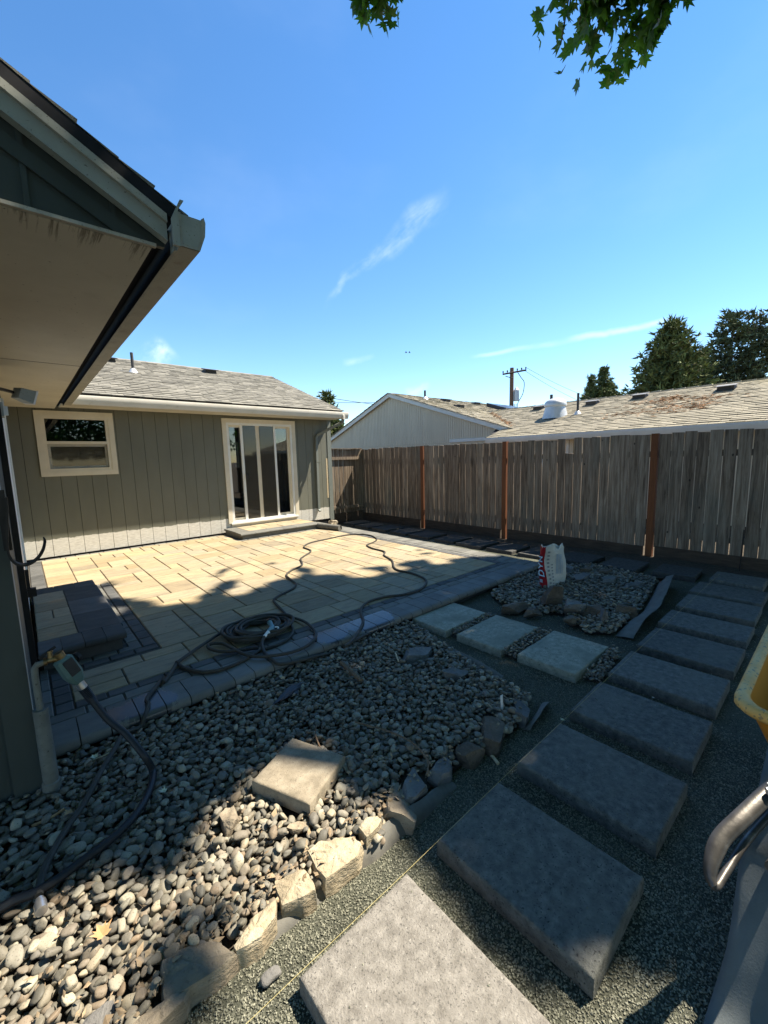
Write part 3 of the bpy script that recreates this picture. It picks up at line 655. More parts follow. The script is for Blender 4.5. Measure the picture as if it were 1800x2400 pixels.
# downspout
mb = MB()
def sq_tube(mb, pts, w=.03, d=.022):
    pts = [Vector(p) for p in pts]; rings = []
    for i, p in enumerate(pts):
        dirn = ((pts[i + 1] if i + 1 < len(pts) else p) - (pts[i - 1] if i else p)).normalized(); e2 = Vector((0, 1, 0)); e2 = (e2 - dirn * e2.dot(dirn))
        if e2.length < .2: e2 = Vector((0, 0, 1)) - dirn * dirn.z
        e2.normalize(); e1 = dirn.cross(e2)
        rings.append([p + e1 * (a * w) + e2 * (b * d) for a, b in ((-1, -1), (1, -1), (1, 1), (-1, 1))])
    k = len(mb.v)
    for r_ in rings: mb.v += [tuple(q) for q in r_]
    for i in range(len(rings) - 1):
        for j in range(4): a = k + i * 4 + j; b = k + i * 4 + (j + 1) % 4; mb.f.append((a, b, b + 4, a + 4))
    mb.f += [(k + 3, k + 2, k + 1, k), tuple(k + 4 * (len(rings) - 1) + j for j in range(4))]
sq_tube(mb, [(6.10, 8.38, 2.58), (6.10, 8.40, 2.50), (6.06, 8.50, 2.46), (5.60, 8.79, 2.20), (5.57, 8.808, 2.12), (5.555, 8.808, .36), (5.555, 8.76, .31)])
MB().box(5.52, 5.66, 8.785, 8.842, 1.52, 1.54).build('strap', 'siding_paint', mb.build('downspout', 'corner_paint', house))
# things on the back roof
def roof_pipe(p, h, parent, mat='roof_vent', base='galvanised', r=.03):
    o = MB().tube([Vector(p) - Vector((0, 0, .05)), Vector(p) + Vector((0, 0, h))], r, 10).build('vent_pipe', mat, parent, True)
    MB().tube([Vector(p) + Vector((0, 0, -.03)), Vector(p) + Vector((0, 0, .05)), Vector(p) + Vector((0, 0, .09))], [r * 3.6, r * 2.2, r * 1.2], 12).build('flashing', base, o, True); return o
def roof_vent(p, slope_dir, s, parent, w=.30, d=.32, h=.09):
    """low slant-back vent; slope_dir up-slope horizontal unit (x,y)"""
    u = Vector((slope_dir[0], slope_dir[1], s)).normalized(); a = Vector((-slope_dir[1], slope_dir[0], 0)); n = a.cross(u);
    if n.z < 0: n = -n
    P = Vector(p); f = lambda i, j, k: P + a * i + u * j + n * k
    o = MB().hexa([f(-w / 2, -d / 2, -.01), f(w / 2, -d / 2, -.01), f(w / 2, d / 2, -.01), f(-w / 2, d / 2, -.01), f(-w / 2 + .02, -d / 2 + .02, h), f(w / 2 - .02, -d / 2 + .02, h), f(w / 2 - .03, d / 2 - .02, h * .35), f(-w / 2 + .03, d / 2 - .02, h * .35)]).build('roof_vent', 'roof_vent', parent)
    MB().hexa([f(-w / 2 - .02, -d / 2 - .05, h + .002), f(w / 2 + .02, -d / 2 - .05, h + .002), f(w / 2 + .02, d / 2 - .06, h * .6 + .002), f(-w / 2 - .02, d / 2 - .06, h * .6 + .002),
        f(-w / 2 - .02, -d / 2 - .05, h + .022), f(w / 2 + .02, -d / 2 - .05, h + .022), f(w / 2 + .02, d / 2 - .06, h * .6 + .02), f(-w / 2 - .02, d / 2 - .06, h * .6 + .02)]).build('cap', 'vent_cap' if parent.name.startswith('neigh') else 'roof_vent', o)
roof_pipe((2.078, 10.49, 3.57), .42, house)
roof_vent((4.065, 11.55, 3.975), (0, 1), sB, house); roof_vent((1.79, 11.6, 3.99), (0, 1), sB, house)

# left wing: walls
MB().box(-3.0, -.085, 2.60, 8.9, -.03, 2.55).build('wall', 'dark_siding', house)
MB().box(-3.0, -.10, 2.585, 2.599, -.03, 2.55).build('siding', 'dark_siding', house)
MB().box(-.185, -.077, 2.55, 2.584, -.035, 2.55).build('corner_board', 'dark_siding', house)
MB().box(-.084, -.0765, 2.5845, 2.70, -.035, 2.55).build('corner_board', 'weathered_trim', house)
MB().box(-3.0, -.11, 2.64, 8.7, -.3, -.031).build('foundation', 'concrete', house)
# side door in the left wing, seen almost edge-on
sdr = MB().box(-.0845, -.066, 3.86, 5.95, .22, 2.25).build('side_door', 'white_frame', house)
MB().box(-.0845, -.05, 3.78, 3.858, .16, 2.32).build('casing', 'black_plastic', sdr)  # black board: the shade of the door frame gap put into its colour
MB().box(-.0845, -.048, 5.952, 6.04, .10, 2.32).build('casing', 'white_frame', sdr)
MB().box(-.0655, -.056, 3.95, 4.02, .22, 2.25).build('stile', 'white_frame', sdr)
MB().box(-.0655, .0, 3.88, 3.93, .66, .72).box(-.0655, -.03, 3.90, 3.92, .72, .86).build('latch', 'black_iron', sdr)
MB().box(-.0845, -.055, 6.045, 6.10, .02, .9).build('stop_block', 'weathered_trim', sdr)
# left wing eave
MB().box(-3.0, .545, 2.14, YW - .002, 2.55, 2.566).build('soffit', 'soffit', house)
MB().box(-.084, .544, 5.0, 5.003, 2.5475, 2.5495).build('soffit_seam', 'dark_void', house)
MB().box(.552, .6275, 2.16, 8.42, 2.64, 2.655).build('eave_gap_shade', 'dark_void', house)  # near-black lid: the shade inside the eave gap is in its colour
MB().box(.6262, .6278, 2.16, 8.40, 2.553, 2.66).box(.5455, .5495, 2.15, 8.42, 2.55, 2.61).build('gap_shade_board', 'dark_void', house)  # near-black boards added so the eave gap reads as deep shade
MB().box(.628, .641, 2.10, 8.40, 2.552, 2.70).build('fascia', 'fascia_grey', house)
sL = .53
zr = lambda x: 2.74 + sL * (.66 - x)
mb = MB().extrude([(.60, 2.57), (.60, zr(.60) - .17), (-3.2, zr(-3.2) - .17), (-3.2, 2.57)], 'y', 2.145, 2.17)
mb.build('gable', 'dark_siding', house)
for i, xb in enumerate((.40, .12, -.16, -.44)): MB().box(xb, xb + .018, 2.136, 2.1445, 2.57, zr(xb) - .19).build('batten', 'dark_siding', house)
MB().extrude([(.41, 2.57), (.53, 2.57), (-3.2, zr(-3.2) - .235), (-3.2, zr(-3.2) - .30)], 'y', 2.128, 2.144).build('frieze_board', 'dark_siding', house)
MB().extrude([(.60, zr(.60) - .195), (.60, zr(.60) - .09), (-3.2, zr(-3.2) - .09), (-3.2, zr(-3.2) - .195)], 'y', 2.085, 2.127).build('rake_board', 'fascia_grey', house)
MB().extrude([(.60, zr(.60) - .125), (.60, zr(.60) - .092), (-3.2, zr(-3.2) - .092), (-3.2, zr(-3.2) - .125)], 'y', 2.068, 2.0845).build('rake_trim', 'gutter_grime', house)
MB().box(-3.0, .56, 2.118, 2.139, 2.552, 2.566).build('soffit_trim', 'weathered_trim', house)
roofL = MB().extrude([(.66, 2.65), (.66, 2.707), (-3.2, zr(-3.2) - .032), (-3.2, zr(-3.2) - .085)], 'y', 2.074, 10.2).build('roof', 'dark_void', house)
mb = MB(); shingles(mb, (.68, 2.072, zr(.68) - .03), (0, 1, 0), nrm(-1, 0, sL), 8.1, 4.2, .145, .010, seed=9); tag(mb.build('shingles', 'shingle', roofL), kind='stuff')
MB().extrude([(.64 - a, 2.556 + b) for a, b in gp], 'y', 2.05, 8.31).build('gutter', 'gutter_grime', house, True, 30)
MB().extrude([(.642 - a, 2.556 + b) for a, b in [(0, 0), (0, .135), (-.106, .135), (-.106, .07), (-.081, 0)]], 'y', 2.052, 2.058).build('gutter_cap', 'fascia_grey', house)
MB().extrude([(.612, 2.55), (.641, 2.55), (.641, 2.70), (.668, 2.745), (.652, 2.745), (.612, 2.66)], 'y', 2.044, 2.0595).build('fascia_end', 'fascia_grey', house)

# floodlight, sensor and hook on the left wall
fl = empty('floodlight', (-.08, 5.30, 2.3), 'grey outdoor floodlight on a short arm under the left eave', 'light')
MB().tube([(-.09, 5.05, 2.30), (-.02, 5.2, 2.305), (.03, 5.27, 2.30)], .016, 8).build('arm', 'black_plastic', fl, True)
a_ = Vector((.05, 5.28, 2.30)); d_ = nrm(.8, .35, -.25); e_ = nrm(-.25, 0, -.9); e_ = (e_ - d_ * e_.dot(d_)).normalized(); g_ = d_.cross(e_)
def obox(mb, c, a, b, e, ha, hb, he, taper=1.):
    P = [c - a * ha + (b * hb * i + e * he * j) * taper for i, j in ((-1, -1), (1, -1), (1, 1), (-1, 1))] + [c + a * ha + b * hb * i + e * he * j for i, j in ((-1, -1), (1, -1), (1, 1), (-1, 1))]
    return mb.hexa(P)
obox(MB(), a_ + d_ * .06, d_, e_, g_, .055, .062, .09, .8).build('housing', 'fascia_grey', fl)
obox(MB(), a_ + d_ * .122, d_, e_, g_, .008, .066, .094).build('lens', 'white_frame', fl)
sn = empty('junction_box', (-.07, 4.55, 2.0), 'small grey junction box with clips on the left wall below the floodlight', 'box')
pb = VX4 = [(-0.056,4.6,2.116),(-0.018,4.6,2.108),(-0.002,4.6,2.068),(-0.017,4.6,2.006),(-0.066,4.6,2.024)]
zb = [q[2] for q in pb]; MB().box(-.085, -.045, 4.5, 4.66, min(zb), max(zb)).build('housing', 'fascia_grey', sn)
MB().box(-.0445, -.025, 4.52, 4.56, min(zb) + .01, max(zb) - .03).box(-.0445, -.018, 4.60, 4.645, min(zb) + .02, max(zb) - .02).build('clip', 'white_frame', sn)
MB().box(-.085, -.060, 4.555, 4.60, .95, min(zb) - .001).build('conduit', 'white_frame', sn)
hk = [(-0.059,2.53,1.467),(-0.062,2.53,1.399),(-0.074,2.53,1.292),(-0.078,2.53,1.223),(-0.068,2.53,1.175),(-0.044,2.53,1.15),(-0.013,2.53,1.148),(0.02,2.53,1.169),(0.044,2.53,1.206),(0.055,2.53,1.246),(0.052,2.53,1.267)]
mb = MB(); hp = smoothline(hk, 5); k = len(mb.v); n = len(hp)
for i, p in enumerate(hp):
    tdir = (hp[min(n - 1, i + 1)] - hp[max(0, i - 1)]).normalized(); nn = Vector((-tdir.z, 0, tdir.x)) * (.005 if i < n - 6 else .005 * (n - i) / 6 + .0008)
    w = .022 if i < n - 10 else .022 * (n - i) / 10 + .002
    for a, b in ((-1, -1), (1, -1), (1, 1), (-1, 1)): mb.v.append(tuple(p + nn * a + Vector((0, w * b, 0))))
for i in range(n - 1):
    for j in range(4): a = k + i * 4 + j; b = k + i * 4 + (j + 1) % 4; mb.f.append((a, b, b + 4, a + 4))
mb.f += [(k + 3, k + 2, k + 1, k), tuple(k + 4 * (n - 1) + j for j in range(4))]
hook = empty('plant_hook', (-.077, 2.545, 1.3), 'black curved iron hanging-plant hook on the corner of the left wall', 'hook')
mb.build('strap', 'black_iron', hook, True)
MB().box(-.092, -.062, 2.543, 2.5495, 1.22, 1.50).build('back_plate', 'black_iron', hook)

# ------------------------------------------------------------------ tap, timer and the black hose
tp = empty('garden_tap', (-.045, 2.62, ZG), 'brass garden tap on a sleeved grey riser pipe at the wall corner', 'tap')
MB().tube([(-.043, 2.50, -.08), (-.043, 2.50, .04)], .026, 12).build('pipe_base', 'pipe_grey', tp, True)
MB().tube([(-.045, 2.50, .02), (-.045, 2.50, .055), (-.045, 2.50, .06), (-.047, 2.50, .44)], [.038, .038, .032, .03], 14).build('sleeve', 'pipe_grey', tp, True)
MB().tube([(-.047, 2.50, .42), (-.049, 2.50, .60), (-.047, 2.50, .648), (-.036, 2.50, .662), (-.005, 2.50, .666)], .0145, 10).build('riser_pipe', 'pipe_grey', tp, True)
MB().tube([(-.012, 2.50, .666), (.0, 2.50, .666), (.001, 2.50, .667), (.018, 2.50, .67), (.034, 2.50, .668), (.05, 2.50, .655), (.058, 2.50, .645)], [.019, .019, .013, .017, .016, .015, .015], 10).build('tap_body', 'brass', tp, True)
MB().tube([(.016, 2.50, .68), (.016, 2.50, .706), (.016, 2.50, .708), (.016, 2.50, .716)], [.012, .008, .013, .012], 10).build('stem', 'brass', tp, True)
MB().tube([(-.028, 2.49, .694), (.016, 2.50, .716), (.04, 2.505, .727)], [.006, .007, .007], 8).build('handle', 'black_iron', tp, True)
tm = empty('tap_timer', (.08, 2.49, .5), 'green water timer with black screen and dial screwed to the brass tap', 'timer')
T0 = Vector((0.046,2.5,0.693)); ax = (Vector((0.126,2.49,0.481)) - T0).normalized()
fr_ = nrm(.45, -.85, .0); fr_ = (fr_ - ax * fr_.dot(ax)).normalized(); sd_ = ax.cross(fr_)
MB().tube([T0, T0 + ax * .03], .021, 14).build('coupling', 'brass', tm, True)
mb = MB(); prs = [(.03, .026, .02), (.04, .036, .03), (.13, .038, .034), (.165, .030, .026), (.19, .018, .016)]; rings = []
for (l, ws_, wd) in prs:
    c = T0 + ax * l; rings.append([c + sd_ * ws_ * a + fr_ * wd * b for a, b in ((-1, -.6), (-.6, -1), (.6, -1), (1, -.6), (1, .6), (.6, 1), (-.6, 1), (-1, .6))])
for r_ in rings: mb.v += [tuple(q) for q in r_]
for i in range(len(rings) - 1):
    for j in range(8): a = i * 8 + j; b = i * 8 + (j + 1) % 8; mb.f.append((a, b, b + 8, a + 8))
mb.f += [tuple(range(7, -1, -1)), tuple(range(8 * (len(rings) - 1), 8 * len(rings)))]
mb.build('body', 'timer_green', tm)
obox(MB(), T0 + ax * .088 + fr_ * .0335, fr_, ax, sd_, .004, .042, .023).build('screen', 'black_plastic', tm)
dc = T0 + ax * .075 + sd_ * .036
if sd_.x < 0: dc = T0 + ax * .075 - sd_ * .036
sg = 1 if sd_.x > 0 else -1
MB().tube([dc, dc + sd_ * sg * .012, dc + sd_ * sg * .013, dc + sd_ * sg * .03], [.012, .012, .026, .024], 16).build('dial', 'black_plastic', tm, True)
MB().tube([T0 + ax * .185, T0 + ax * .225], .020, 14).build('connector', 'steel', tm, True)
# black hose from the timer to the pebbles
PZ = .012
h0 = T0 + ax * .225
bh = empty('black_hose', (.4, 2.0, ZG), 'thick black hose running from the tap timer down across the pebbles', 'hose')
hb = [tuple(h0), tuple(h0 + ax * .05)] + [(0.203,2.43,0.306), (0.267,2.36,0.225), (0.322,2.27,0.125)] + [(0.351,2.267,0.026),(0.325,2.17,0.026),(0.272,2.072,0.026),(0.2,1.995,0.026),(0.113,1.947,0.026),(0.018,1.918,0.026),(-0.052,1.895,0.026),(-0.121,1.887,0.026),(-0.177,1.904,0.026),(-0.23,1.904,0.026),(-0.295,1.916,0.026)]
MB().tube(smoothline(hb, 8), .0165, 12).build('tube', 'black_hose', bh, True)
rb = [h0 + ax * (.004 * i) for i in range(22)]; MB().tube(rb, [(.024 if i % 2 else .020) - .0001 * i for i in range(22)], 12).build('strain_relief', 'black_plastic', bh, True)

# ------------------------------------------------------------------ the long hose coiled on the patio
gh = empty('garden_hose', (1.45, 3.45, ZP), 'olive-grey garden hose coiled on the patio pavers with a loose loop', 'hose')
hr = .0135; z0 = ZP + hr + .001
pts = []
rc = random.Random(5); cc = Vector((1.47, 3.47, 0))
# free loop far out on the pavers, drawn from its nozzle-side end
loop = [(1.842,3.623,0.072),(1.869,3.744,0.072),(1.911,3.967,0.072),(1.948,4.101,0.072),(2.039,4.188,0.072),(2.212,4.269,0.072),(2.339,4.345,0.072),(2.429,4.473,0.072),(2.482,4.734,0.072),(2.547,4.924,0.072),(2.708,5.077,0.072),(2.955,5.218,0.072),(3.122,5.544,0.072),(3.238,5.664,0.072),(3.544,5.932,0.072),(3.622,6.296,0.072),(3.918,6.543,0.072),(4.355,6.597,0.072),(4.847,6.636,0.072),(5.106,6.335,0.072),(4.968,5.895,0.072),(4.74,5.7,0.072),(4.475,5.58,0.072),(4.376,5.302,0.072),(4.349,4.973,0.072),(4.171,4.772,0.072),(4.033,4.441,0.072),(3.805,4.153,0.072),(3.734,3.986,0.072),(3.755,3.736,0.072),(3.69,3.467,0.072),(3.55,3.305,0.072),(3.315,3.198,0.072),(3.081,3.213,0.072),(2.906,3.3,0.072),(2.683,3.321,0.072),(2.516,3.244,0.072),(2.407,3.133,0.072),(2.291,2.95,0.072),(2.108,2.785,0.072),(1.939,2.671,0.072)]
edge = [(p[0], p[1], p[2]) for p in [(1.865,2.653,0.066)]] + [(2.20, 2.765, .03), (2.14, 2.74, -.02), (2.0, 2.80, -.028)]
MB().tube(smoothline(loop + edge, 7), hr, 8).build('loose_loop', 'hose', gh, True)
coil = []
for k in range(10 * 26):
    th = 2 * math.pi * k / 26; j = k / 26.
    R1 = .145 + .075 * abs(math.sin(j * 1.9)) + .02 * math.sin(j * 5.1); ox, oy = .05 * math.sin(j * 2.3), .04 * math.cos(j * 1.7)
    lay = (j % 3.4) / 3.4
    coil.append((cc.x + ox + .0 + (R1 + .03) * math.cos(th + .4), cc.y + oy - .02 + R1 * math.sin(th + .4), z0 + .052 * (j / 10) + .014 * abs(math.sin(th * 1.5 + j)) ))
MB().tube(smoothline(coil, 2), hr, 8).build('coil', 'hose', gh, True)
big = [(0.744,3.294,0.088),(0.979,3.467,0.088),(1.305,3.675,0.088),(1.525,3.75,0.088),(1.734,3.654,0.088),(1.853,3.387,0.088),(1.842,3.14,0.088),(1.768,2.951,0.088),(1.634,2.847,0.088),(1.486,2.823,0.088),(1.342,2.873,0.088),(1.223,2.966,0.088),(1.167,3.113,0.088),(1.123,3.375,0.088),(1.033,3.439,0.088),(1.013,3.358,0.088),(1.07,3.231,0.088),(1.222,3.13,0.088)]
lo2 = [(0.756,3.341,0.074),(0.761,3.232,0.074),(0.798,3.121,0.074),(0.869,3.017,0.074),(0.996,2.973,0.074),(1.157,2.999,0.074),(1.307,3.062,0.074),(1.477,3.055,0.074),(1.629,3.133,0.074),(1.722,3.275,0.074),(1.747,3.441,0.074),(1.734,3.555,0.074)]
MB().tube(smoothline(big, 8), hr, 8).build('outer_loop', 'hose', gh, True)
MB().tube(smoothline(lo2, 8), hr, 8).build('outer_loop', 'hose', gh, True)
sp = [(1.223,3.128,0.09),(1.266,3.117,0.09),(1.307,3.088,0.09)]
MB().tube(smoothline(sp, 4), .0165, 10).build('coupling', 'black_plastic', gh, True)
tail = [(0.748,3.311,0.08),(0.679,3.187,0.08),(0.603,3.075,0.08),(0.609,3.135,0.075),(0.472,2.944,0.075)] + [(.46, 2.86, .073), (.42, 2.775, .05), (.385, 2.745, .01)] + [(0.297,2.713,0.026),(0.236,2.604,0.026),(0.15,2.448,0.026),(0.064,2.267,0.026),(-0.005,2.161,0.026),(-0.066,2.048,0.026),(-0.103,1.951,0.026),(-0.113,1.862,0.026)]
MB().tube(smoothline(tail, 7), hr, 8).build('tail', 'hose', gh, True)
e1, e2 = [Vector(q) for q in [(-0.112,1.84,0.03),(-0.108,1.783,0.03)]]
MB().tube([e1, e1.lerp(e2, .25), e1.lerp(e2, .3), e2], [.014, .014, .0185, .019], 16).build('coupling', 'steel', gh, True)
nz = [Vector(q) for q in [(1.41,3.194,0.115),(1.465,3.233,0.125),(1.525,3.269,0.14),(1.535,3.343,0.165)]]
MB().tube([nz[0], nz[0].lerp(nz[1], .6), nz[1]], [.014, .016, .02], 12).build('coupling', 'white_frame', gh, True)
no = MB().tube([nz[1], nz[1].lerp(nz[2], .5), nz[2], nz[2].lerp(nz[3], .5), nz[3]], [.019, .024, .023, .02, .024], 12).build('nozzle', 'nozzle_blue', gh, True)
hd = (nz[3] - nz[2]).normalized(); MB().tube([nz[3], nz[3] + hd * .012, nz[3] + hd * .03], [.03, .032, .02], 14).build('spray_head', 'black_plastic', no, True)
tg = [nz[2] + Vector((.02, -.005, 0)), nz[2] + Vector((.05, -.015, -.01)), nz[1] + Vector((.05, -.01, -.015)), nz[1] + Vector((.025, 0, -.01))]
MB().tube(smoothline(tg, 5), .006, 8).build('trigger', 'white_frame', no, True)
feed = [tuple(nz[0])] + [(1.361,3.135,0.09),(1.32,3,0.075),(1.311,2.845,0.073),(1.358,2.748,0.06)] + [(1.70, 2.745, .012), (1.82, 2.77, -.02), (2.0, 2.80, -.028)]
MB().tube(smoothline(feed, 7), hr, 8).build('feed', 'hose', gh, True)

# ------------------------------------------------------------------ slabs
def slab(cx, cy, w, d, rot, mat, label, group, z=0., th=.078, name='stepping_slab', cat='slab', tilt=(0, 0)):
    m_ = MB(); c = .008; N = 14; sd = random.uniform(0, 50)
    def ringp(a, zz, wob):
        out = []
        for (x0, y0, x1, y1) in ((-1, -1, 1, -1), (1, -1, 1, 1), (1, 1, -1, 1), (-1, 1, -1, -1)):
            for k in range(N):
                t = k / N; x = (x0 + (x1 - x0) * t) * (w / 2 - a); y = (y0 + (y1 - y0) * t) * (d / 2 - a)
                e = noise.noise(Vector((x * 16 + sd, y * 16, 2))); e2 = max(0, noise.noise(Vector((x * 7 + sd, y * 7, 9))) - .28) * 2.4
                q = 1 - wob * (max(0, e) * .5 + e2) / max(w, d) * 2; out.append((x * q, y * q, zz - wob * (abs(e) * .3 + e2 * .7)))
        return out
    rings = [ringp(0, -th, .002), ringp(0, -c, .003), ringp(c * .4, -c * .3, .006), ringp(c, 0, .004), ringp(c * 2.2, 0, 0)]
    M_ = 4 * N
    for r_ in rings: m_.v += r_
    for i in range(len(rings) - 1):
        for k in range(M_): a = i * M_ + k; b = i * M_ + (k + 1) % M_; m_.f.append((a, b, b + M_, a + M_))
    m_.f.append(tuple(range(M_ - 1, -1, -1))); m_.f.append(tuple(range(4 * M_, 5 * M_)))
    me = m_.mesh(name, mat, True, 40)
    o = put(name, me, None, (cx, cy, z)); o.rotation_euler = (tilt[0], tilt[1], rot); return tag(o, label, cat, group)
PS = [(.725, .715, .475, .60), (1.38, .712, .455, .635), (2.03, .72, .47, .635), (2.675, .735, .478, .63), (3.32, .75, .475, .625), (3.965, .757, .505, .625), (4.59, .778, .437, .637), (5.23, .79, .52, .62), (5.855, .81, .51, .625), (6.52, .815, .475, .50)]
ordn = ['nearest sunlit grey path slab, cut off by the bottom of the photo', 'dark path slab next to the sunlit one, second along the yellow string', 'third dark slab of the straight path along the yellow string', 'fourth slab of the straight path, dusted with gravel crumbs', 'fifth slab of the straight path, level with the tub rim',
        'dark sixth slab of the straight path, counting from the sunlit one', 'seventh slab of the straight path, pale-edged and slim', 'eighth slab of the straight path, third from its far end', 'ninth slab of the straight path, last but one', 'farthest slab of the straight path, at the corner by the fence']
for i, (x, y, w, d) in enumerate(PS):
    slab(x, y, w, d, random.uniform(-.008, .008), 'slab_sunlit' if i == 0 else 'slab', ordn[i], 'slabs of the straight path', random.uniform(-.003, .003))
for (x, y, w, d, lb) in ((3.11, 2.575, .64, .43, 'pale square slab touching the patio edge, first of three'), (3.14, 2.03, .64, .455, 'pale square slab between the patio-edge slab and the path-side slab'), (3.19, 1.445, .635, .465, 'pale square slab nearest the straight path, last of three, specked with crumbs')):
    slab(x, y, w, d, random.uniform(-.02, .02), 'slab_pale', lb, 'pale slabs crossing from patio to path', random.uniform(-.003, .004))
fs_ = [(6.49, 1.435, .51, .46, 'fence-side slab nearest the corner where both paths meet'), (6.39, 2.06, .64, .47, 'second fence-side slab, just right of the white bag'), (6.36, 2.69, .62, .53, 'fence-side slab directly behind the white bag'), (6.34, 3.30, .64, .47, 'fence-side slab just left of the white bag'),
       (6.32, 3.90, .61, .50, 'fence-side slab with a small bright sun sliver, left of the bag'), (6.29, 4.53, .60, .55, 'sixth fence-side slab from the corner, before the wide post'), (6.32, 5.13, .60, .48, 'seventh fence-side slab from the corner, charcoal'),
       (6.30, 5.80, .58, .55, 'eighth fence-side slab from the corner, under the orange post'), (6.30, 6.42, .57, .50, 'ninth fence-side slab from the corner, in fence shade'), (6.30, 7.05, .57, .50, 'third farthest fence-side slab, in fence shade'), (6.30, 7.68, .57, .48, 'second farthest fence-side slab, in fence shade'), (6.34, 8.30, .55, .48, 'farthest fence-side slab, beside the side fence')]
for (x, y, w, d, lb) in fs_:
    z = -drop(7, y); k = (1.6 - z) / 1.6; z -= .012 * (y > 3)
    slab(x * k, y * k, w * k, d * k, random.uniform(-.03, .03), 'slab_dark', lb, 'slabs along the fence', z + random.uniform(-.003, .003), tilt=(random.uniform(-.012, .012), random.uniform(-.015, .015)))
lp = [Vector((.991, 1.95)), Vector((1.118, 1.644)), Vector((.827, 1.495)), Vector((.685, 1.814))]; c_ = sum(lp, Vector((0, 0))) / 4
slab(c_.x, c_.y, .325, .34, math.atan2(-(lp[3] - lp[0]).y, -(lp[3] - lp[0]).x), 'concrete', 'lone tan square concrete paver lying on the pebbles', None, .058, .075, 'concrete_paver', 'paver', (.02, -.03))
bp = (4.988,2.846,-0.01)
slab(bp[0], bp[1] + .03, .20, .17, .2, 'concrete', 'small pale concrete block at the patio corner beside the pebbles', None, .03, .08, 'concrete_block', 'block')
# yellow mason line beside the path
st = MB().tube([*[(0.272,1.018,0.004),(0.488,1.019,0.004),(0.965,1.017,0.006),(1.763,1.024,0.006),(3.182,1.027,0.006),(6.607,1.013,0.006)]], .0007, 5).build('mason_line', 'string_yellow'); tag(st, 'thin yellow mason line stretched along the straight slab path', 'string')

# ------------------------------------------------------------------ pebbles, chips
BED1 = [(-0.109,2.369),(-0.067,2.565),(-0.024,2.874),(0.422,3.008),(0.969,3.002),(1.6,2.965),(2.298,2.973),(2.738,2.977),(2.702,2.599),(2.568,2.101),(2.44,1.582),(2.412,1.314),(2.121,1.222),(1.855,1.24),(1.613,1.264),(1.387,1.276),(1.119,1.272),(0.974,1.194),(0.884,1.225),(0.68,1.23),(0.529,1.248),(0.399,1.277),(0.18,1.275),(0.089,1.229),(-0.163,1.317),(-0.529,1.712),(-0.624,2.309)] + [(-.9, 2.62), (-.08, 2.62)]
BED2 = [(3.989,2.67),(4.272,2.777),(4.816,2.882),(5.786,2.999),(5.894,2.592),(6.114,2.356),(6.06,2.057),(5.909,1.515),(4.668,1.334),(3.916,1.323),(3.76,1.495),(3.93,1.687),(4.039,1.878),(3.928,2.035),(3.932,2.222),(3.882,2.477)]
GAPS = [[(2.86, 1.69), (3.47, 1.69), (3.47, 1.80), (2.86, 1.80)], [(2.84, 2.27), (3.45, 2.27), (3.45, 2.35), (2.84, 2.35)], [(3.0, 1.08), (3.5, 1.12), (3.55, 1.2), (2.95, 1.19)]]
g1 = 'flat stones edging the near pebble bed'
RK = [
 ((2.302,2.244,0), (.46, .26, .12), .2, 'grey_rock', 'broad flat grey stone at the top corner of the near pebbles', (0, 0)),
 ((2.26,1.814,0), (.24, .19, .15), -.4, 'grey_rock', 'squarish grey stone beside the broad flat one, near the pale slabs', (.1, .1)),
 ((2.232,1.257,0), (.30, .13, .12), .75, 'grey_rock', 'grey stone at the right tip of the near pebble bed', (0, .2)),
 ((1.963,1.268,0), (.36, .15, .13), .62, 'brown_rock', 'long brown stone second from the right tip of the pebble bed', (0, .1)),
 ((1.687,1.245,0), (.19, .16, .11), .3, 'brown_rock', 'small brown stone beside the pale wooden stick', (.1, 0)),
 ((1.459,1.252,0), (.25, .13, .10), .5, 'grey_rock', 'flat stone left of the small brown one, near the thin twig', (0, 0)),
 ((1.314,1.288,0), (.24, .15, .11), .45, 'grey_rock', 'flat grey stone above the end of the fabric strip', (0, 0)),
 ((1.158,1.236,0), (.25, .17, .13), .7, 'rock', 'upright grey-brown stone standing against the fabric strip', (.3, .12)),
 ((0.964,1.239,0), (.18, .16, .13), .5, 'tan_rock', 'pale block stone half in sun beside the fabric strip', (.1, .15)),
 ((0.777,1.24,0), (.31, .17, .10), .62, 'tan_rock', 'broad sunlit tan stone, upper of two flat ones by the gravel', (0, .1)),
 ((0.596,1.237,0), (.26, .20, .11), .35, 'tan_rock', 'squarish sunlit tan stone, lower of two flat ones by the gravel', (0, .1)),
 ((0.434,1.24,0), (.25, .15, .10), .6, 'tan_rock', 'sunlit tan stone beneath the squarish one, next to pebbles', (0, .1)),
 ((0.257,1.237,0), (.30, .15, .10), .62, 'rock', 'long tan stone next to the gravel near the bottom edge', (0, .15)),
 ((0.164,1.189,0), (.24, .15, .10), .7, 'rock', 'dappled stone at the very bottom of the pebble bed edge', (0, .1)),
 ((0.547,1.747,0.02), (.17, .09, .10), .95, 'rock', 'tan wedge-shaped stone left of the lone concrete paver', (.1, .2)),
 ((0.765,1.5,0.01), (.12, .06, .05), -.5, 'rock', 'small broken stone below the lone concrete paver', (0, .2)),
 ((-0.005,1.313,0.02), (.12, .10, .08), .3, 'grey_rock', 'rounded dark stone among sunlit pebbles at the bottom', (0, 0)),
 ((0.394,2.834,0), (.16, .10, .07), .3, 'grey_rock', 'dark stone tucked under the bullnose edge by the hose', (0, .2))]
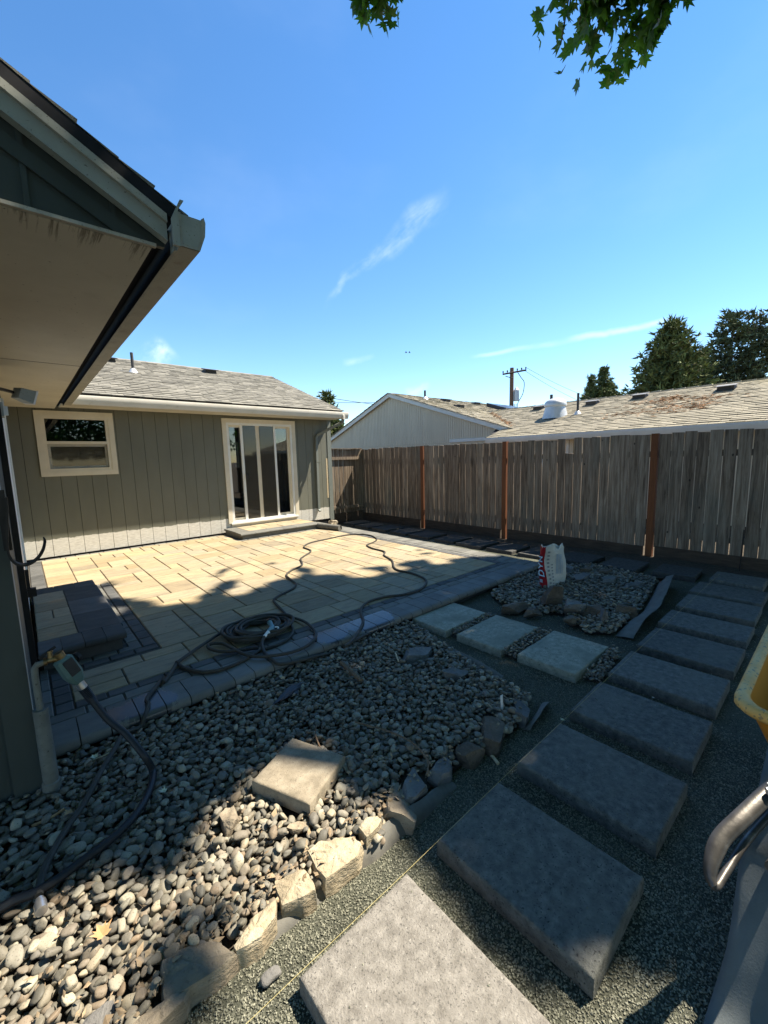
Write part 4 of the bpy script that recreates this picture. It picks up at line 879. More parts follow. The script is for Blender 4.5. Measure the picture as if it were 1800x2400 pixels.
FLAT = {8: [(0.928,1.279),(0.981,1.295),(1.032,1.27),(1.029,1.24),(0.987,1.218),(0.924,1.217)],
 9: [(0.716,1.349),(0.772,1.353),(0.846,1.309),(0.906,1.273),(0.901,1.218),(0.86,1.192),(0.784,1.194),(0.707,1.2),(0.704,1.263)],
 10: [(0.562,1.332),(0.609,1.316),(0.666,1.289),(0.678,1.263),(0.662,1.194),(0.606,1.202),(0.542,1.23),(0.549,1.281)],
 11: [(0.36,1.226),(0.413,1.25),(0.474,1.272),(0.539,1.263),(0.508,1.213),(0.444,1.189),(0.405,1.193),(0.362,1.205)],
 12: [(0.176,1.347),(0.217,1.342),(0.273,1.313),(0.324,1.284),(0.362,1.205),(0.318,1.196),(0.234,1.207),(0.152,1.226),(0.16,1.287)],
 13: [(0.065,1.234),(0.113,1.24),(0.148,1.232),(0.228,1.214),(0.202,1.191),(0.149,1.183),(0.099,1.172)]}
def icos(sub):
    import bmesh
    b = bmesh.new(); bmesh.ops.create_icosphere(b, subdivisions=sub, radius=1); b.verts.ensure_lookup_table()
    V = np.array([v.co[:] for v in b.verts]); Fc = np.array([[v.index for v in f.verts] for f in b.faces]); b.free(); return V, Fc
def pebble_shape(V, sd):
    r_ = np.random.default_rng(sd); off = r_.uniform(-50, 50, 3)
    k = np.array([1 + .34 * noise.noise(Vector(v * .9 + off)) + .11 * noise.noise(Vector(v * 2.1 + off)) for v in V])
    e = r_.uniform(1.9, 2.9); W_ = np.sign(V) * np.abs(V) ** (2 / e)
    return W_ * k[:, None] * np.array([1, r_.uniform(.55, .86), r_.uniform(.33, .56)])
I2, I1 = icos(2), icos(3)
SH2 = [pebble_shape(I2[0], i) for i in range(14)]; SH3 = [pebble_shape(I1[0], i) for i in range(14)]
def poisson(poly, r, seed, tries=60):
    r_ = np.random.default_rng(seed); P = np.array(poly); lo, hi = P.min(0), P.max(0)
    A = (hi - lo).prod(); N = int(A / (r * r) * tries / 10); c = r_.uniform(lo, hi, (N, 2)); c = c[inpoly(c[:, 0], c[:, 1], poly)]
    cell = r / 1.4143; grid = {}; out = []
    for p in c:
        i, j = int(p[0] // cell), int(p[1] // cell); ok = True
        for a in range(-2, 3):
            for b in range(-2, 3):
                for q in grid.get((i + a, j + b), ()):
                    if (q[0] - p[0]) ** 2 + (q[1] - p[1]) ** 2 < r * r: ok = False; break
                if not ok: break
            if not ok: break
        if ok: grid.setdefault((i, j), []).append(p); out.append(p)
    return np.array(out)
AVOID = []
def rotm(a, b, c):
    ca, sa, cb, sb, cc_, sc = np.cos(a), np.sin(a), np.cos(b), np.sin(b), np.cos(c), np.sin(c)
    Rz = np.stack([np.stack([ca, -sa, 0 * a], -1), np.stack([sa, ca, 0 * a], -1), np.stack([0 * a, 0 * a, 1 + 0 * a], -1)], -2)
    Ry = np.stack([np.stack([cb, 0 * a, sb], -1), np.stack([0 * a, 1 + 0 * a, 0 * a], -1), np.stack([-sb, 0 * a, cb], -1)], -2)
    Rx = np.stack([np.stack([1 + 0 * a, 0 * a, 0 * a], -1), np.stack([0 * a, cc_, -sc], -1), np.stack([0 * a, sc, cc_], -1)], -2)
    return Rz @ Ry @ Rx
def bed(name, poly, seed, singles, r1=.029, size=(.012, .0285), base_mat='soil'):
    root_me = MB(); P = np.array(poly); c0 = P.mean(0)
    m_ = MB(); n = len(poly); m_.v = [(x, y, ZG + .012) for x, y in poly] + [(c0[0], c0[1], ZG + .022)]; m_.f = [(i, (i + 1) % n, n) for i in range(n)]
    root = m_.build(name, base_mat); tag(root, kind='structure')
    r_ = np.random.default_rng(seed + 100); allp = []
    for layer, (rad, zz, sc) in enumerate(((r1 * .85, -.034, 1.0), (r1, -.012, 1.0), (r1 * 1.8, .006, .95))):
        p = poisson(poly, rad, seed + layer, 40)
        keep = ~((p[:, 1] > 2.80) & (p[:, 0] > -.04)) & ~((abs(p[:, 0] - .90) < .15) & (abs(p[:, 1] - 1.72) < .15))
        for ii, (c, dim, rot, mat, lb, tl) in enumerate(RK):
            if ii in FLAT:
                cf_ = np.array(FLAT[ii]).mean(0); keep &= ~inpoly(p[:, 0] * 1.0, p[:, 1] * 1.0, [tuple(cf_ + (np.array(q) - cf_) * 1.04) for q in FLAT[ii]]); continue
            sh_ = 3 <= ii <= 13; dx, dy = p[:, 0] - (c[0] - .012 * sh_), p[:, 1] - (c[1] + .042 * sh_); cs_, sn_ = math.cos(rot), math.sin(rot)
            keep &= ((dx * cs_ + dy * sn_) / (dim[0] * .44)) ** 2 + ((-dx * sn_ + dy * cs_) / (dim[1] * .44)) ** 2 > 1
        p = p[keep]
        s = r_.uniform(*size, len(p)) * sc * np.where(r_.random(len(p)) < .07, 1.4, 1.0); big = s
        z = zz + r_.uniform(-.008, .008, len(p)) + .012 * np.array([noise.noise(Vector((a * 2.2, b * 2.2, 5))) for a, b in p])
        allp.append(np.column_stack([p, z, s, np.full(len(p), layer)]))
    A = np.vstack(allp); rot = np.column_stack([r_.uniform(0, 6.28, len(A)), r_.normal(0, .30, len(A)), r_.normal(0, .35, len(A))])
    sh = r_.integers(0, 14, len(A)); dist = np.hypot(A[:, 0], A[:, 1]) + 1000 * (A[:, 4] == 0) + 1000 * ~framed(A[:, :3], 1.05)
    order = np.argsort(dist); R3 = rotm(rot[:, 0], rot[:, 1], rot[:, 2])
    mes = {}
    for idx in order[:singles]:
        k = int(sh[idx])
        if k not in mes: mes[k] = npmesh('pebble', SH3[k], I1[1], 'pebble')
        o = put('pebble', mes[k], root, A[idx, :3]); o.scale = (A[idx, 3],) * 3; o.rotation_euler = Matrix(R3[idx].tolist()).to_euler()
    rest = order[singles:]; VV, FF = [], []; nv = 0
    for q, idx in enumerate(rest):
        near = dist[idx] < 2.2; sv = SH3[sh[idx]] if near else SH2[sh[idx]]; fc = I1[1] if near else I2[1]
        v = (sv * A[idx, 3]) @ R3[idx].T + A[idx, :3]; VV.append(v); FF.append(fc + nv); nv += len(v)
    if VV:
        o = put('pebbles', npmesh('pebbles', np.vstack(VV), np.vstack(FF), 'pebble'), root); tag(o, kind='stuff')
    return root
bed('pebble_bed', BED1, 21, 300)
bed('pebble_bed', BED2, 31, 0, .034, (.015, .029))
for i, g in enumerate(GAPS): bed('pebble_strip', g, 41 + i, 0, .024, (.010, .017))

# crushed stone chips on the path
def chips(N, lo, hi, s0, s1, seed, dens):
    r_ = np.random.default_rng(seed); p = r_.uniform(lo, hi, (N, 2)); d = np.hypot(p[:, 0], p[:, 1])
    k = (r_.random(N) < dens(d)) & ~inpoly(p[:, 0], p[:, 1], BED1) & ~inpoly(p[:, 0], p[:, 1], BED2)
    for (x, y, w, dd) in PS: k &= ~((abs(p[:, 0] - x) < w / 2) & (abs(p[:, 1] - y) < dd / 2))
    k &= ~((p[:, 1] > 2.8) & (p[:, 0] > -.1)) & (p[:, 1] < 3)
    p = p[k]; z = np.array([gz(a, b) for a, b in p]); k = framed(np.column_stack([p, z]), 1.06); p, z = p[k], z[k]; n = len(p)
    base = np.array([(1, 0, 0), (-.9, .1, 0), (0, .8, .1), (.1, -.75, 0), (.1, 0, .6), (0, 0, -.5)]); fc = np.array([(0, 2, 4), (2, 1, 4), (1, 3, 4), (3, 0, 4), (2, 0, 5), (1, 2, 5), (3, 1, 5), (0, 3, 5)])
    Bv = base[None] * r_.uniform(.6, 1.2, (n, 6, 1)) * r_.uniform(s0, s1, (n, 1, 1)); R3 = rotm(r_.uniform(0, 6.28, n), r_.normal(0, .6, n), r_.normal(0, .6, n))
    Vv = np.einsum('nij,nkj->nki', R3, Bv) + np.column_stack([p, z + .002])[:, None]
    return Vv.reshape(-1, 3), (fc[None] + (np.arange(n) * 6)[:, None, None]).reshape(-1, 3)
V1, F1 = chips(180000, (.2, -.7), (3.0, 1.9), .0028, .0065, 51, lambda d: np.clip(1.35 - d * .33, .12, 1))
V2, F2 = chips(60000, (1.0, -1.0), (6.2, 2.9), .004, .008, 52, lambda d: np.clip(1.1 - d * .15, .15, 1))
o = put('gravel_chips', npmesh('gravel_chips', np.vstack([V1, V2]), np.vstack([F1, F2 + len(V1)]), 'chip', False)); tag(o, 'crushed grey-green stone chips covering the path between slabs', 'gravel', kind='stuff')

def crumbs(seed, areas, s0, s1, mat, name, label, flat=.6, zj=.004):
    r_ = np.random.default_rng(seed); P = []
    for (x0, x1, y0, y1, z, n) in areas: P.append(np.column_stack([r_.uniform(x0, x1, n), r_.uniform(y0, y1, n), np.full(n, z) + r_.uniform(0, zj, n)]))
    P = np.vstack(P); n = len(P)
    base = np.array([(1, 0, 0), (-.9, .1, 0), (0, .55, .1), (.1, -.5, 0), (.1, 0, flat), (0, 0, -flat)]); fc = np.array([(0, 2, 4), (2, 1, 4), (1, 3, 4), (3, 0, 4), (2, 0, 5), (1, 2, 5), (3, 1, 5), (0, 3, 5)])
    Bv = base[None] * r_.uniform(.5, 1.2, (n, 6, 1)) * (s0 + (s1 - s0) * r_.random((n, 1, 1)) ** 2); R3 = rotm(r_.uniform(0, 6.28, n), r_.normal(0, .3, n), r_.normal(0, .3, n))
    Vv = np.einsum('nij,nkj->nki', R3, Bv) + P[:, None]
    o = put(name, npmesh(name, Vv.reshape(-1, 3), (fc[None] + (np.arange(n) * 6)[:, None, None]).reshape(-1, 3), mat, False)); tag(o, label, 'debris', kind='stuff')
crumbs(71, [(2.46, 2.90, .45, 1.03, .002, 110), (3.1, 3.5, .5, 1.0, .002, 30), (2.9, 3.5, 1.25, 1.66, .003, 70), (2.85, 3.45, 1.85, 2.25, .002, 30), (1.2, 1.6, .4, 1.0, .002, 40), (1.85, 2.25, .42, 1.0, .002, 40), (.5, .95, .45, 1.0, .002, 35), (.2, 4.9, 3.3, 8.6, ZP + .001, 160), (3.75, 4.2, .5, 1.0, .002, 30)], .002, .0075, 'chip', 'gravel_crumbs', 'loose gravel crumbs scattered on the slabs and pavers')
e_ = np.array(BED1); r9 = np.random.default_rng(5); ar = []
for k in range(700):
    i = int(r9.integers(4, len(e_) - 3)); p = e_[i] + (e_[i + 1] - e_[i]) * r9.random(); q = p + (e_.mean(0) - p) * abs(r9.normal(0, .10)); ar.append((q[0] - .01, q[0] + .01, q[1] - .01, q[1] + .01, .004, 1))
for k in range(330):
    q = (r9.uniform(-.2, 2.3), r9.uniform(1.4, 2.75)); ar.append((q[0] - .01, q[0] + .01, q[1] - .01, q[1] + .01, .010, 1))
ar = [a for a in ar if inpoly(np.array([a[0]]), np.array([a[2]]), BED1)[0]]
crumbs(72, ar, .006, .026, 'shard', 'bark_shards', 'tan bark and stone shards lying among the near pebbles', .18, .014)
# ------------------------------------------------------------------ edging rocks
def rock(name, c, dim, rot, seed, mat, label, group=None, tilt=(0, 0), cat='rock', cuts=11, soft=.07):
    r_ = np.random.default_rng(seed); Vv, Fc = I4
    nrmv = r_.normal(0, 1, (cuts, 3)); nrmv[:, 2] *= .55; nrmv /= np.linalg.norm(nrmv, axis=1)[:, None]; dd = r_.uniform(.40, .80, cuts)
    P = Vv * 1.05
    for n_, d0 in zip(nrmv, dd):
        t = P @ n_; P = P - np.outer(np.maximum(0, t - d0), n_)
    P[:, 2] = np.clip(P[:, 2], -.5, .42 + .10 * np.sin(P[:, 0] * 2 + seed) + .06 * np.sin(P[:, 1] * 5 + seed * 2))
    off = r_.uniform(-20, 20, 3)
    P = P * (1 + np.array([soft * noise.noise(Vector(q * 2.6 + off)) + soft * .6 * noise.noise(Vector(q * 7 + off)) for q in P]))[:, None]
    P /= np.abs(P).max(0); P = P * np.array(dim) / 2
    me = npmesh(name, P, Fc, mat); me.set_sharp_from_angle(angle=math.radians(16))
    o = put(name, me, None, c); o.rotation_euler = (tilt[0], tilt[1], rot); return tag(o, label, cat, group)
I4 = icos(4)
def flagstone(outline, ztop, th, mat, label, seed):
    """low split stone with its own uneven outline, rough top and steep sides"""
    P = [Vector((x, y, 0)) for x, y in outline]; per = []
    for a in range(len(P)):
        for k in range(6): per.append(P[a].lerp(P[(a + 1) % len(P)], k / 6))
    c = sum(per, Vector()) / len(per); M_ = len(per); m_ = MB()
    def ringq(f, z, amp):
        for p in per:
            q = c + (p - c) * f; e = noise.noise(Vector((p.x * 30 + seed, p.y * 30, z * 20))); e2 = noise.noise(Vector((q.x * 12 + seed, q.y * 12, 5)))
            q = q + (p - c).normalized() * (.006 * e); m_.v.append((q.x, q.y, z + amp * (e + .9 * e2)))
    ringq(1.03, ztop - th, 0); ringq(1.02, ztop - th * .5, .004); ringq(1.0, ztop - .012, .004)
    for f, z in ((.96, 0), (.8, .003), (.55, .005), (.28, .006)): ringq(f, ztop + z, .005)
    m_.v.append((c.x, c.y, ztop + .006)); n = 7
    for r_ in range(n - 1):
        for k in range(M_): a = r_ * M_ + k; b = r_ * M_ + (k + 1) % M_; m_.f.append((a, b, b + M_, a + M_))
    for k in range(M_): m_.f.append(((n - 1) * M_ + k, (n - 1) * M_ + (k + 1) % M_, n * M_))
    m_.v = [(x - c.x, y - c.y, z) for x, y, z in m_.v]; me = m_.mesh('edging_stone', mat, True, 30)
    tag(put('edging_stone', me, None, (c.x, c.y, 0)), label, 'rock', g1)
for i, (c, dim, rot, mat, lb, tl) in enumerate(RK):
    if i in FLAT: flagstone(FLAT[i], (.03 if i == 8 else .012), .085, mat, lb, i * 3.7)
    else: rock('edging_stone', (c[0] - (.012 if 3 <= i <= 7 else 0), c[1] + (.03 if 3 <= i <= 7 else 0), c[2] - .035), (dim[0] * 1.04, dim[1] * 1.05, dim[2]), rot, 60 + i, mat, lb, g1, tl)
g2 = 'stones scattered on the far pebble bed'
RK2 = [((545, 585), (.36, .26, .26), .5, 'brown_rock', 'large brown stone leaning upright on the far pebble bed', (.3, .5)), ((700, 660), (.32, .26, .20), -.2, 'grey_rock', 'big dark stone right of the leaning brown one', (.1, 0)), ((895, 680), (.34, .18, .15), -.3, 'brown_rock', 'brown stone in the front row of the far bed', (0, 0)),
 ((1170, 680), (.26, .20, .16), -.5, 'brown_rock', 'stone beside the fabric strip at the bed corner', (0, .2)), ((975, 750), (.16, .08, .20), .8, 'grey_rock', 'thin slanted slab of stone at the bed front', (.3, .4)), ((195, 655), (.42, .16, .10), -.45, 'brown_rock', 'long flat stone at the left end of the far bed', (0, 0)),
 ((355, 690), (.22, .14, .09), -.4, 'brown_rock', 'flat stone next to the long one at the far bed', (0, 0)), ((800, 385), (.52, .16, .11), .1, 'grey_rock', 'long dark stone right of the white bag', (0, 0)), ((835, 330), (.42, .15, .12), -.1, 'brown_rock', 'brown flat stone behind the long dark one', (0, 0)),
 ((1000, 335), (.34, .16, .10), -.3, 'brown_rock', 'brown stone at the far right behind the pebbles', (0, 0)), ((685, 325), (.18, .15, .14), .2, 'grey_rock', 'dark stone hidden close behind the white bag', (0, 0)), ((1230, 465), (.36, .14, .11), -.55, 'grey_rock', 'grey stone lying by the right fabric edge', (0, 0)), ((700, 760), (.16, .14, .09), .3, 'brown_rock', 'small brown stone at the front tip of the far bed', (0, 0))]
RP2 = [(4.219,2.036,-0.02),(4.105,1.789,-0.02),(4.215,1.61,-0.02),(4.434,1.389,-0.02),(4.066,1.465,-0.02),(3.747,2.243,-0.02),(3.778,2.051,-0.02),(5.301,2.178,-0.02),(5.655,2.273,-0.02),(5.798,2.081,-0.02),(5.499,2.439,-0.02),(5.349,1.616,-0.02),(3.855,1.677,-0.02)]
for i, ((q, dim, rot, mat, lb, tl), c) in enumerate(zip(RK2, RP2)): rock('loose_stone', (c[0], c[1], -.04 + dim[2] * .3), dim, rot, 90 + i, mat, lb, g2, tl, cuts=12, soft=.08)
one = (0.436,1.109,-0.04)
tag(put('pebble_stone', npmesh('pebble_stone', SH3[3] * .033, I1[1], 'grey_rock'), None, (one[0], one[1], -.052)), 'single round grey pebble lying on the gravel by the sunlit slab', 'pebble')

# weed fabric strips
def strip(name, line, hts, label, mat='fabric_grey', thick=.003, group=None, lean=.02):
    P = smoothline([(x, y, 0) for x, y in line], 6); n = len(P); m_ = MB(); H_ = np.interp(np.linspace(0, 1, n), np.linspace(0, 1, len(hts)), hts)
    for i, p in enumerate(P):
        d = (P[min(n - 1, i + 1)] - P[max(0, i - 1)]).normalized(); q = Vector((-d.y, d.x, 0)); wv = .002 * math.sin(i * .9) + .006 * noise.noise(Vector((i * .35, 2, 1)))
        for k, (a, h) in enumerate(((0, -.03), (lean * .3 + wv * .4, .35), (lean + wv, .8), (lean * 1.8 + wv, 1.0), (lean * 1.8 + wv + thick, 1.0), (lean + wv + thick, .8), (lean * .3 + wv * .4 + thick, .35), (thick, -.03))):
            m_.v.append((p.x + q.x * a, p.y + q.y * a, ZG - .012 + max(-.01, h * H_[i] if h > 0 else -.02)))
    for i in range(n - 1):
        for k in range(8): a = i * 8 + k; b = i * 8 + (k + 1) % 8; m_.f.append((a, b, b + 8, a + 8))
    m_.f += [tuple(range(7, -1, -1)), tuple(range(8 * (n - 1), 8 * n))]
    return tag(m_.build(name, mat, None, True, 60), label, 'fabric', group)
strip('edging_fabric', [(1.5,1.192),(1.354,1.19),(1.214,1.18),(1.077,1.187),(0.946,1.186),(0.853,1.207),(0.762,1.207),(0.682,1.202),(0.611,1.201),(0.519,1.2),(0.419,1.198)], [.02, .05, .07, .08, .075, .065, .06, .06, .05, .05, .02], 'grey weed-fabric edging strip between near pebbles and gravel', lean=-.028)
strip('edging_fabric', [(2.514,2.848),(2.53,2.635),(2.529,2.424)], [.05, .09, .04], 'short frayed grey fabric end at the patio edge', lean=.03)
strip('edging_fabric', [(2.555,2.23),(2.522,1.981),(2.505,1.77),(2.474,1.594)], [.05, .07, .06, .05], 'grey fabric strip behind the two upper stones of the near bed', lean=.03)
strip('edging_fabric', [(2.134,1.206),(2.3,1.216),(2.481,1.262)], [.03, .09, .03], 'small fabric flap at the right tip of the near bed', lean=-.03)
strip('edging_fabric', [(3.918,1.322),(4.111,1.331),(4.367,1.335),(4.619,1.32),(4.915,1.354),(5.287,1.404),(5.812,1.489),(5.876,1.457)], [.03, .08, .12, .13, .15, .17, .18, .1], 'wide grey fabric strip along the right side of the far pebbles', lean=-.09)
strip('edging_fabric', [(6.05,2.083),(6.047,1.878),(5.994,1.696),(5.908,1.528)], [.03, .05, .05, .06], 'dark fabric strip behind the far pebbles by the fence slabs', lean=.02)
fb = [(5.353,1.876)][0]
rock('fabric_bundle', (fb[0], fb[1], 0.0), (.42, .18, .10), -.3, 140, 'fabric_grey', 'crumpled dark grey fabric bundle lying on the far pebbles', None, cat='fabric', cuts=6, soft=.2)
pl = [(1.241,2.431),(1.105,2.495)]
rock('plastic_scrap', (pl[0][0] - .03, pl[0][1], .012), (.36, .09, .03), .35, 141, 'black_plastic', 'shiny black plastic scrap lying on the near pebbles by the patio edge', None, cat='plastic', cuts=5, soft=.3)
# rolled fabric by the door step
rr_ = MB(); sp_ = []
for k in range(60):
    th = k * .42; q = .012 + .0009 * k * 1.0; sp_.append((4.99 + q * math.cos(th), .115 + q * math.sin(th)))
inner = [(4.99 + (q[0] - 4.99) * .93, .115 + (q[1] - .115) * .93) for q in sp_]
for (x, z) in sp_: rr_.v.append((x - .09, 7.95, z + .008))
for (x, z) in sp_: rr_.v.append((x + .07, 7.22, z + .006))
rr_.f = [(i, i + 1, 61 + i, 60 + i) for i in range(59)]
rl = empty('fabric_roll', (4.99, 7.6, ZP), 'rolled-up grey landscape fabric on the pavers right of the door step', 'roll')
rr_.build('roll', 'fabric_grey', rl, True)
MB().tube([(4.90, 7.95, .122), (5.06, 7.22, .120)], .062, 18).build('wrap', 'fabric_grey', rl, True)
rock('dirt_pile', (5.85, 8.62, .0), (.30, .26, .16), .3, 142, 'sand', 'small heap of sandy dirt at the house corner by the fence', None, cat='dirt pile', cuts=2, soft=.25)

# ------------------------------------------------------------------ the bag
B0 = Vector((4.82, 2.36, -.035)); bag = empty('product_bag', B0, 'half-empty white bag with red printed side standing on the far pebbles', 'bag')
ux = nrm(.98, -.23, 0); uy = Vector((-ux.y, ux.x, 0)); hw, hd, hh = .19, .055, .55
def bagpt(s, t, h):
    """s,t in -1..1, h 0..1"""
    k = 1 - .03 * h + .045 * math.sin(h * 8 + s) - .07 * max(0, s) * math.exp(-((h - .35) / .2) ** 2); d = hd * (1 - .45 * h ** 1.6) * (1 + .15 * math.sin(h * 7))
    return B0 + ux * (hw * s * k + .02 * math.sin(h * 5) - .015 * h) + uy * (d * t + .02 * math.sin(h * 6 + s * 2) - .035 * h * h) + Vector((0, 0, hh * h * (1 - .05 * (s + 1) * h)))
mb = MB(); NH = 26; ringp = []
per = [(-1, a) for a in np.linspace(1, -1, 5)[:-1]] + [(a, -1) for a in np.linspace(-1, 1, 9)[:-1]] + [(1, a) for a in np.linspace(-1, 1, 5)[:-1]] + [(a, 1) for a in np.linspace(1, -1, 9)[:-1]]
npz = len(per)
for i in range(NH + 1):
    h = i / NH
    for (s, t) in per:
        p = bagpt(s * (1 - .06 * abs(t) ** 3 * (abs(s) > .9)), t * (1 + .25 * (1 - s * s)) , h) + Vector((0, 0, (.012 * math.sin(s * 7 + t * 3)) * (h > .95)))
        p += (ux * noise.noise(p * 11) + uy * noise.noise(p * 11 + Vector((9, 9, 9))) * .9 + uy * .5 * noise.noise(p * 26)) * .008 + Vector((0, 0, 1)) * (.05 * noise.noise(Vector((s * 1.7, t * 1.2, 4))) * max(0, h - .8) / .2); mb.v.append(tuple(p))
for i in range(NH):
    for k in range(npz): a = i * npz + k; b = i * npz + (k + 1) % npz; mb.f.append((a, b, b + npz, a + npz))
mb.f.append(tuple(range(npz - 1, -1, -1)))
tp_ = len(mb.v)
for k in range(npz): p = Vector(mb.v[NH * npz + k]); q = B0 + Vector((0, 0, hh * .93)); mb.v.append(tuple(p.lerp(Vector((q.x, q.y, p.z)), .12) - Vector((0, 0, .05))))
for k in range(npz): a = NH * npz + k; b = NH * npz + (k + 1) % npz; mb.f.append((a, b, tp_ + (k + 1) % npz, tp_ + k))
mb.f.append(tuple(tp_ + k for k in range(npz)))
me = mb.mesh('sack', ['bag_white', 'bag_red'], True, 60)
for p in me.polygons:
    c = p.center - B0
    if (c.dot(ux) < -hw * .80 and abs(p.normal.dot(ux)) > .45 and c.z < hh * .97): p.material_index = 1
put('sack', me, bag)
def on_side(u, v, off=.006):
    """left gusset of the bag: u across (-1 front .. 1 back), v height 0..1"""
    return bagpt(-1.0, -u, v) - ux * off
def surf(name, fn, nu, nv, mat, parent):
    m_ = MB()
    for j in range(nv + 1):
        for i in range(nu + 1): m_.v.append(tuple(fn(i / nu, j / nv)))
    for j in range(nv):
        for i in range(nu): a = j * (nu + 1) + i; m_.f.append((a, a + 1, a + nu + 2, a + nu + 1))
    return m_.build(name, mat, parent, True)
def front(u, v, off=.012):
    s = -1 + 2 * u; p = bagpt(s, -1 * (1 + .25 * (1 - s * s)), v); return p - uy * off
# printing: DYN in pale blue on a navy patch up the red side, grey blocks and bars on the white face
def glyph_strokes(ch):
    return {'D': [((0, 0), (0, 1)), ((0, 1), (.55, 1)), ((.55, 1), (.8, .75)), ((.8, .75), (.8, .25)), ((.8, .25), (.55, 0)), ((.55, 0), (0, 0))],
            'Y': [((0, 1), (.4, .5)), ((.8, 1), (.4, .5)), ((.4, .5), (.4, 0))], 'N': [((0, 0), (0, 1)), ((0, 1), (.75, 0)), ((.75, 0), (.75, 1))]}[ch]
def lettering(text, parent, name, mat, thick, off):
    m_ = MB()
    for li, ch in enumerate(text):
        for (a, b) in glyph_strokes(ch):
            a, b = Vector(a), Vector(b); d = (b - a).normalized(); n_ = Vector((-d.y, d.x)) * thick; a = a - d * thick; b = b + d * thick
            pts_ = []
            for q in (a - n_, b - n_, b + n_, a + n_):
                U_ = .78 - q.y * 1.25; V_ = .30 + li * .16 + q.x * .135     # rotated a quarter turn: reads upwards
                pts_.append(on_side(U_ , V_, off))
            k = len(m_.v); m_.v += [tuple(q) for q in pts_]; m_.f.append((k, k + 1, k + 2, k + 3))
    return m_.build(name, mat, parent)
lettering('DYN', bag, 'lettering', 'print_navy', .17, .016); lettering('DYN', bag, 'lettering', 'print_blue', .105, .019)
mb = MB(); q = [on_side(a, b, .016) for a, b in ((.2, .14), (-.5, .14), (-.5, .21), (.2, .21))]; mb.add(q, [(0, 1, 2, 3)]); mb.build('printed_square', 'print_pale', bag)
for j in range(9):
    surf('printed_block', lambda u, v, j=j: front(.10 + .09 * u, .12 + .088 * j + .045 * v), 2, 2, 'print_grey', bag)
for j in range(7): surf('printed_block', lambda u, v, j=j: front(.26 + .07 * u, .10 + .07 * j + .03 * v), 2, 2, 'print_grey', bag)
for (a, w) in ((.46, .05), (.55, .03), (.61, .05), (.69, .03)): surf('printed_bar', lambda u, v, a=a, w=w: front(a + w * u, .30 + .5 * v), 2, 8, 'print_pale', bag)

# ------------------------------------------------------------------ wheelbarrow with tarp on the right
wb = empty('wheelbarrow', (2.6, -.25, ZG), 'yellow plastic wheelbarrow tub with worn steel loop handle at the right edge', 'wheelbarrow')
zr_ = .64; X0, X1, Y1, Y0 = 1.93, 3.1, .225, -.62
def rrect(x0, x1, y0, y1, r_, n=7):
    out = []
    for (cx, cy, a0) in ((x0 + r_, y1 - r_, 90), (x0 + r_, y0 + r_, 180), (x1 - r_, y0 + r_, 270), (x1 - r_, y1 - r_, 0)):
        for k in range(n): a = math.radians(a0 + 90 * k / (n - 1)); out.append((cx + r_ * math.cos(a), cy + r_ * math.sin(a)))
    return out
lev = [(0, -.034, .11), (.008, -.02, .11), (.010, .0, .105), (-.002, .014, .10), (-.03, .022, .10), (-.12, .05, .10), (-.28, .14, .10), (-.34, .20, .09)]
mb = MB(); n = None
def lvl(inset, z, r_): return [(x, y, z) for x, y in rrect(X0 + inset, X1 - inset, Y0 + inset, Y1 - inset, r_)]
outer = [lvl(-.0 + .030, zr_ - .035, .10), lvl(.0, zr_ - .035, .11), lvl(-.010, zr_ - .022, .11), lvl(-.010, zr_ - .004, .11), lvl(.0, zr_ + .006, .11), lvl(.018, zr_ + .008, .105), lvl(.034, zr_ - .004, .10)]
inner_ = [lvl(.042, zr_ - .03, .10), lvl(.085, zr_ - .16, .10), lvl(.15, zr_ - .32, .10), lvl(.30, zr_ - .35, .08)]
under = [lvl(.036, zr_ - .05, .10), lvl(.078, zr_ - .16, .10), lvl(.142, zr_ - .325, .10), lvl(.30, zr_ - .36, .08)]
def loft(rings, close_last=True):
    m_ = MB(); n = len(rings[0])
    for r_ in rings: m_.v += r_
    for i in range(len(rings) - 1):
        for k in range(n): a = i * n + k; b = i * n + (k + 1) % n; m_.f.append((a, b, b + n, a + n))
    if close_last: m_.f.append(tuple((len(rings) - 1) * n + k for k in range(n)))
    return m_
loft(outer, False).build('rim', 'tub_rim', wb, True, 80)
loft([outer[-1]] + inner_).build('tub', 'tub_plastic', wb, True, 80)
loft([outer[0]] + under).build('tub_shell', 'tub_plastic', wb, True, 80)
for y in (.0, -.40): MB().tube([(1.55, y + .06, .36), (2.0, y, .262), (3.3, y - .05, .22)], .018, 10).build('shaft', 'worn_steel', wb, True)
for y in (-.0, -.40): MB().tube([(2.2, y, .24), (2.15, y, .0), (2.12, y, ZG)], .016, 8).build('leg', 'worn_steel', wb, True)
MB().tube([(3.35, -.2 + a, .15) for a in (-.04, .04)], .19, 20).build('wheel', 'black_plastic', wb, True)
hl = [Vector(q) for q in [(1.769,0.07,0.5),(1.708,0.094,0.49),(1.581,0.138,0.455),(1.494,0.171,0.42),(1.434,0.181,0.385),(1.4,0.179,0.355),(1.391,0.164,0.335),(1.458,0.152,0.34),(1.584,0.127,0.37),(1.709,0.088,0.41),(1.798,0.058,0.44)]]
hp = smoothline(hl, 6); m_ = MB(); n = len(hp)
for i, p in enumerate(hp):
    t_ = (hp[min(n - 1, i + 1)] - hp[max(0, i - 1)]).normalized(); w = Vector((.25, .9, .35)); w = (w - t_ * w.dot(t_)).normalized(); q = t_.cross(w); f = i / (n - 1); ww = .024 * (1 - .55 * smoothstep(f) ) if False else (.023 if f < .35 else .023 - .012 * min(1, (f - .35) / .25))
    for k in range(10): a = 2 * math.pi * k / 10; m_.v.append(tuple(p + w * ww * math.cos(a) + q * .011 * math.sin(a)))
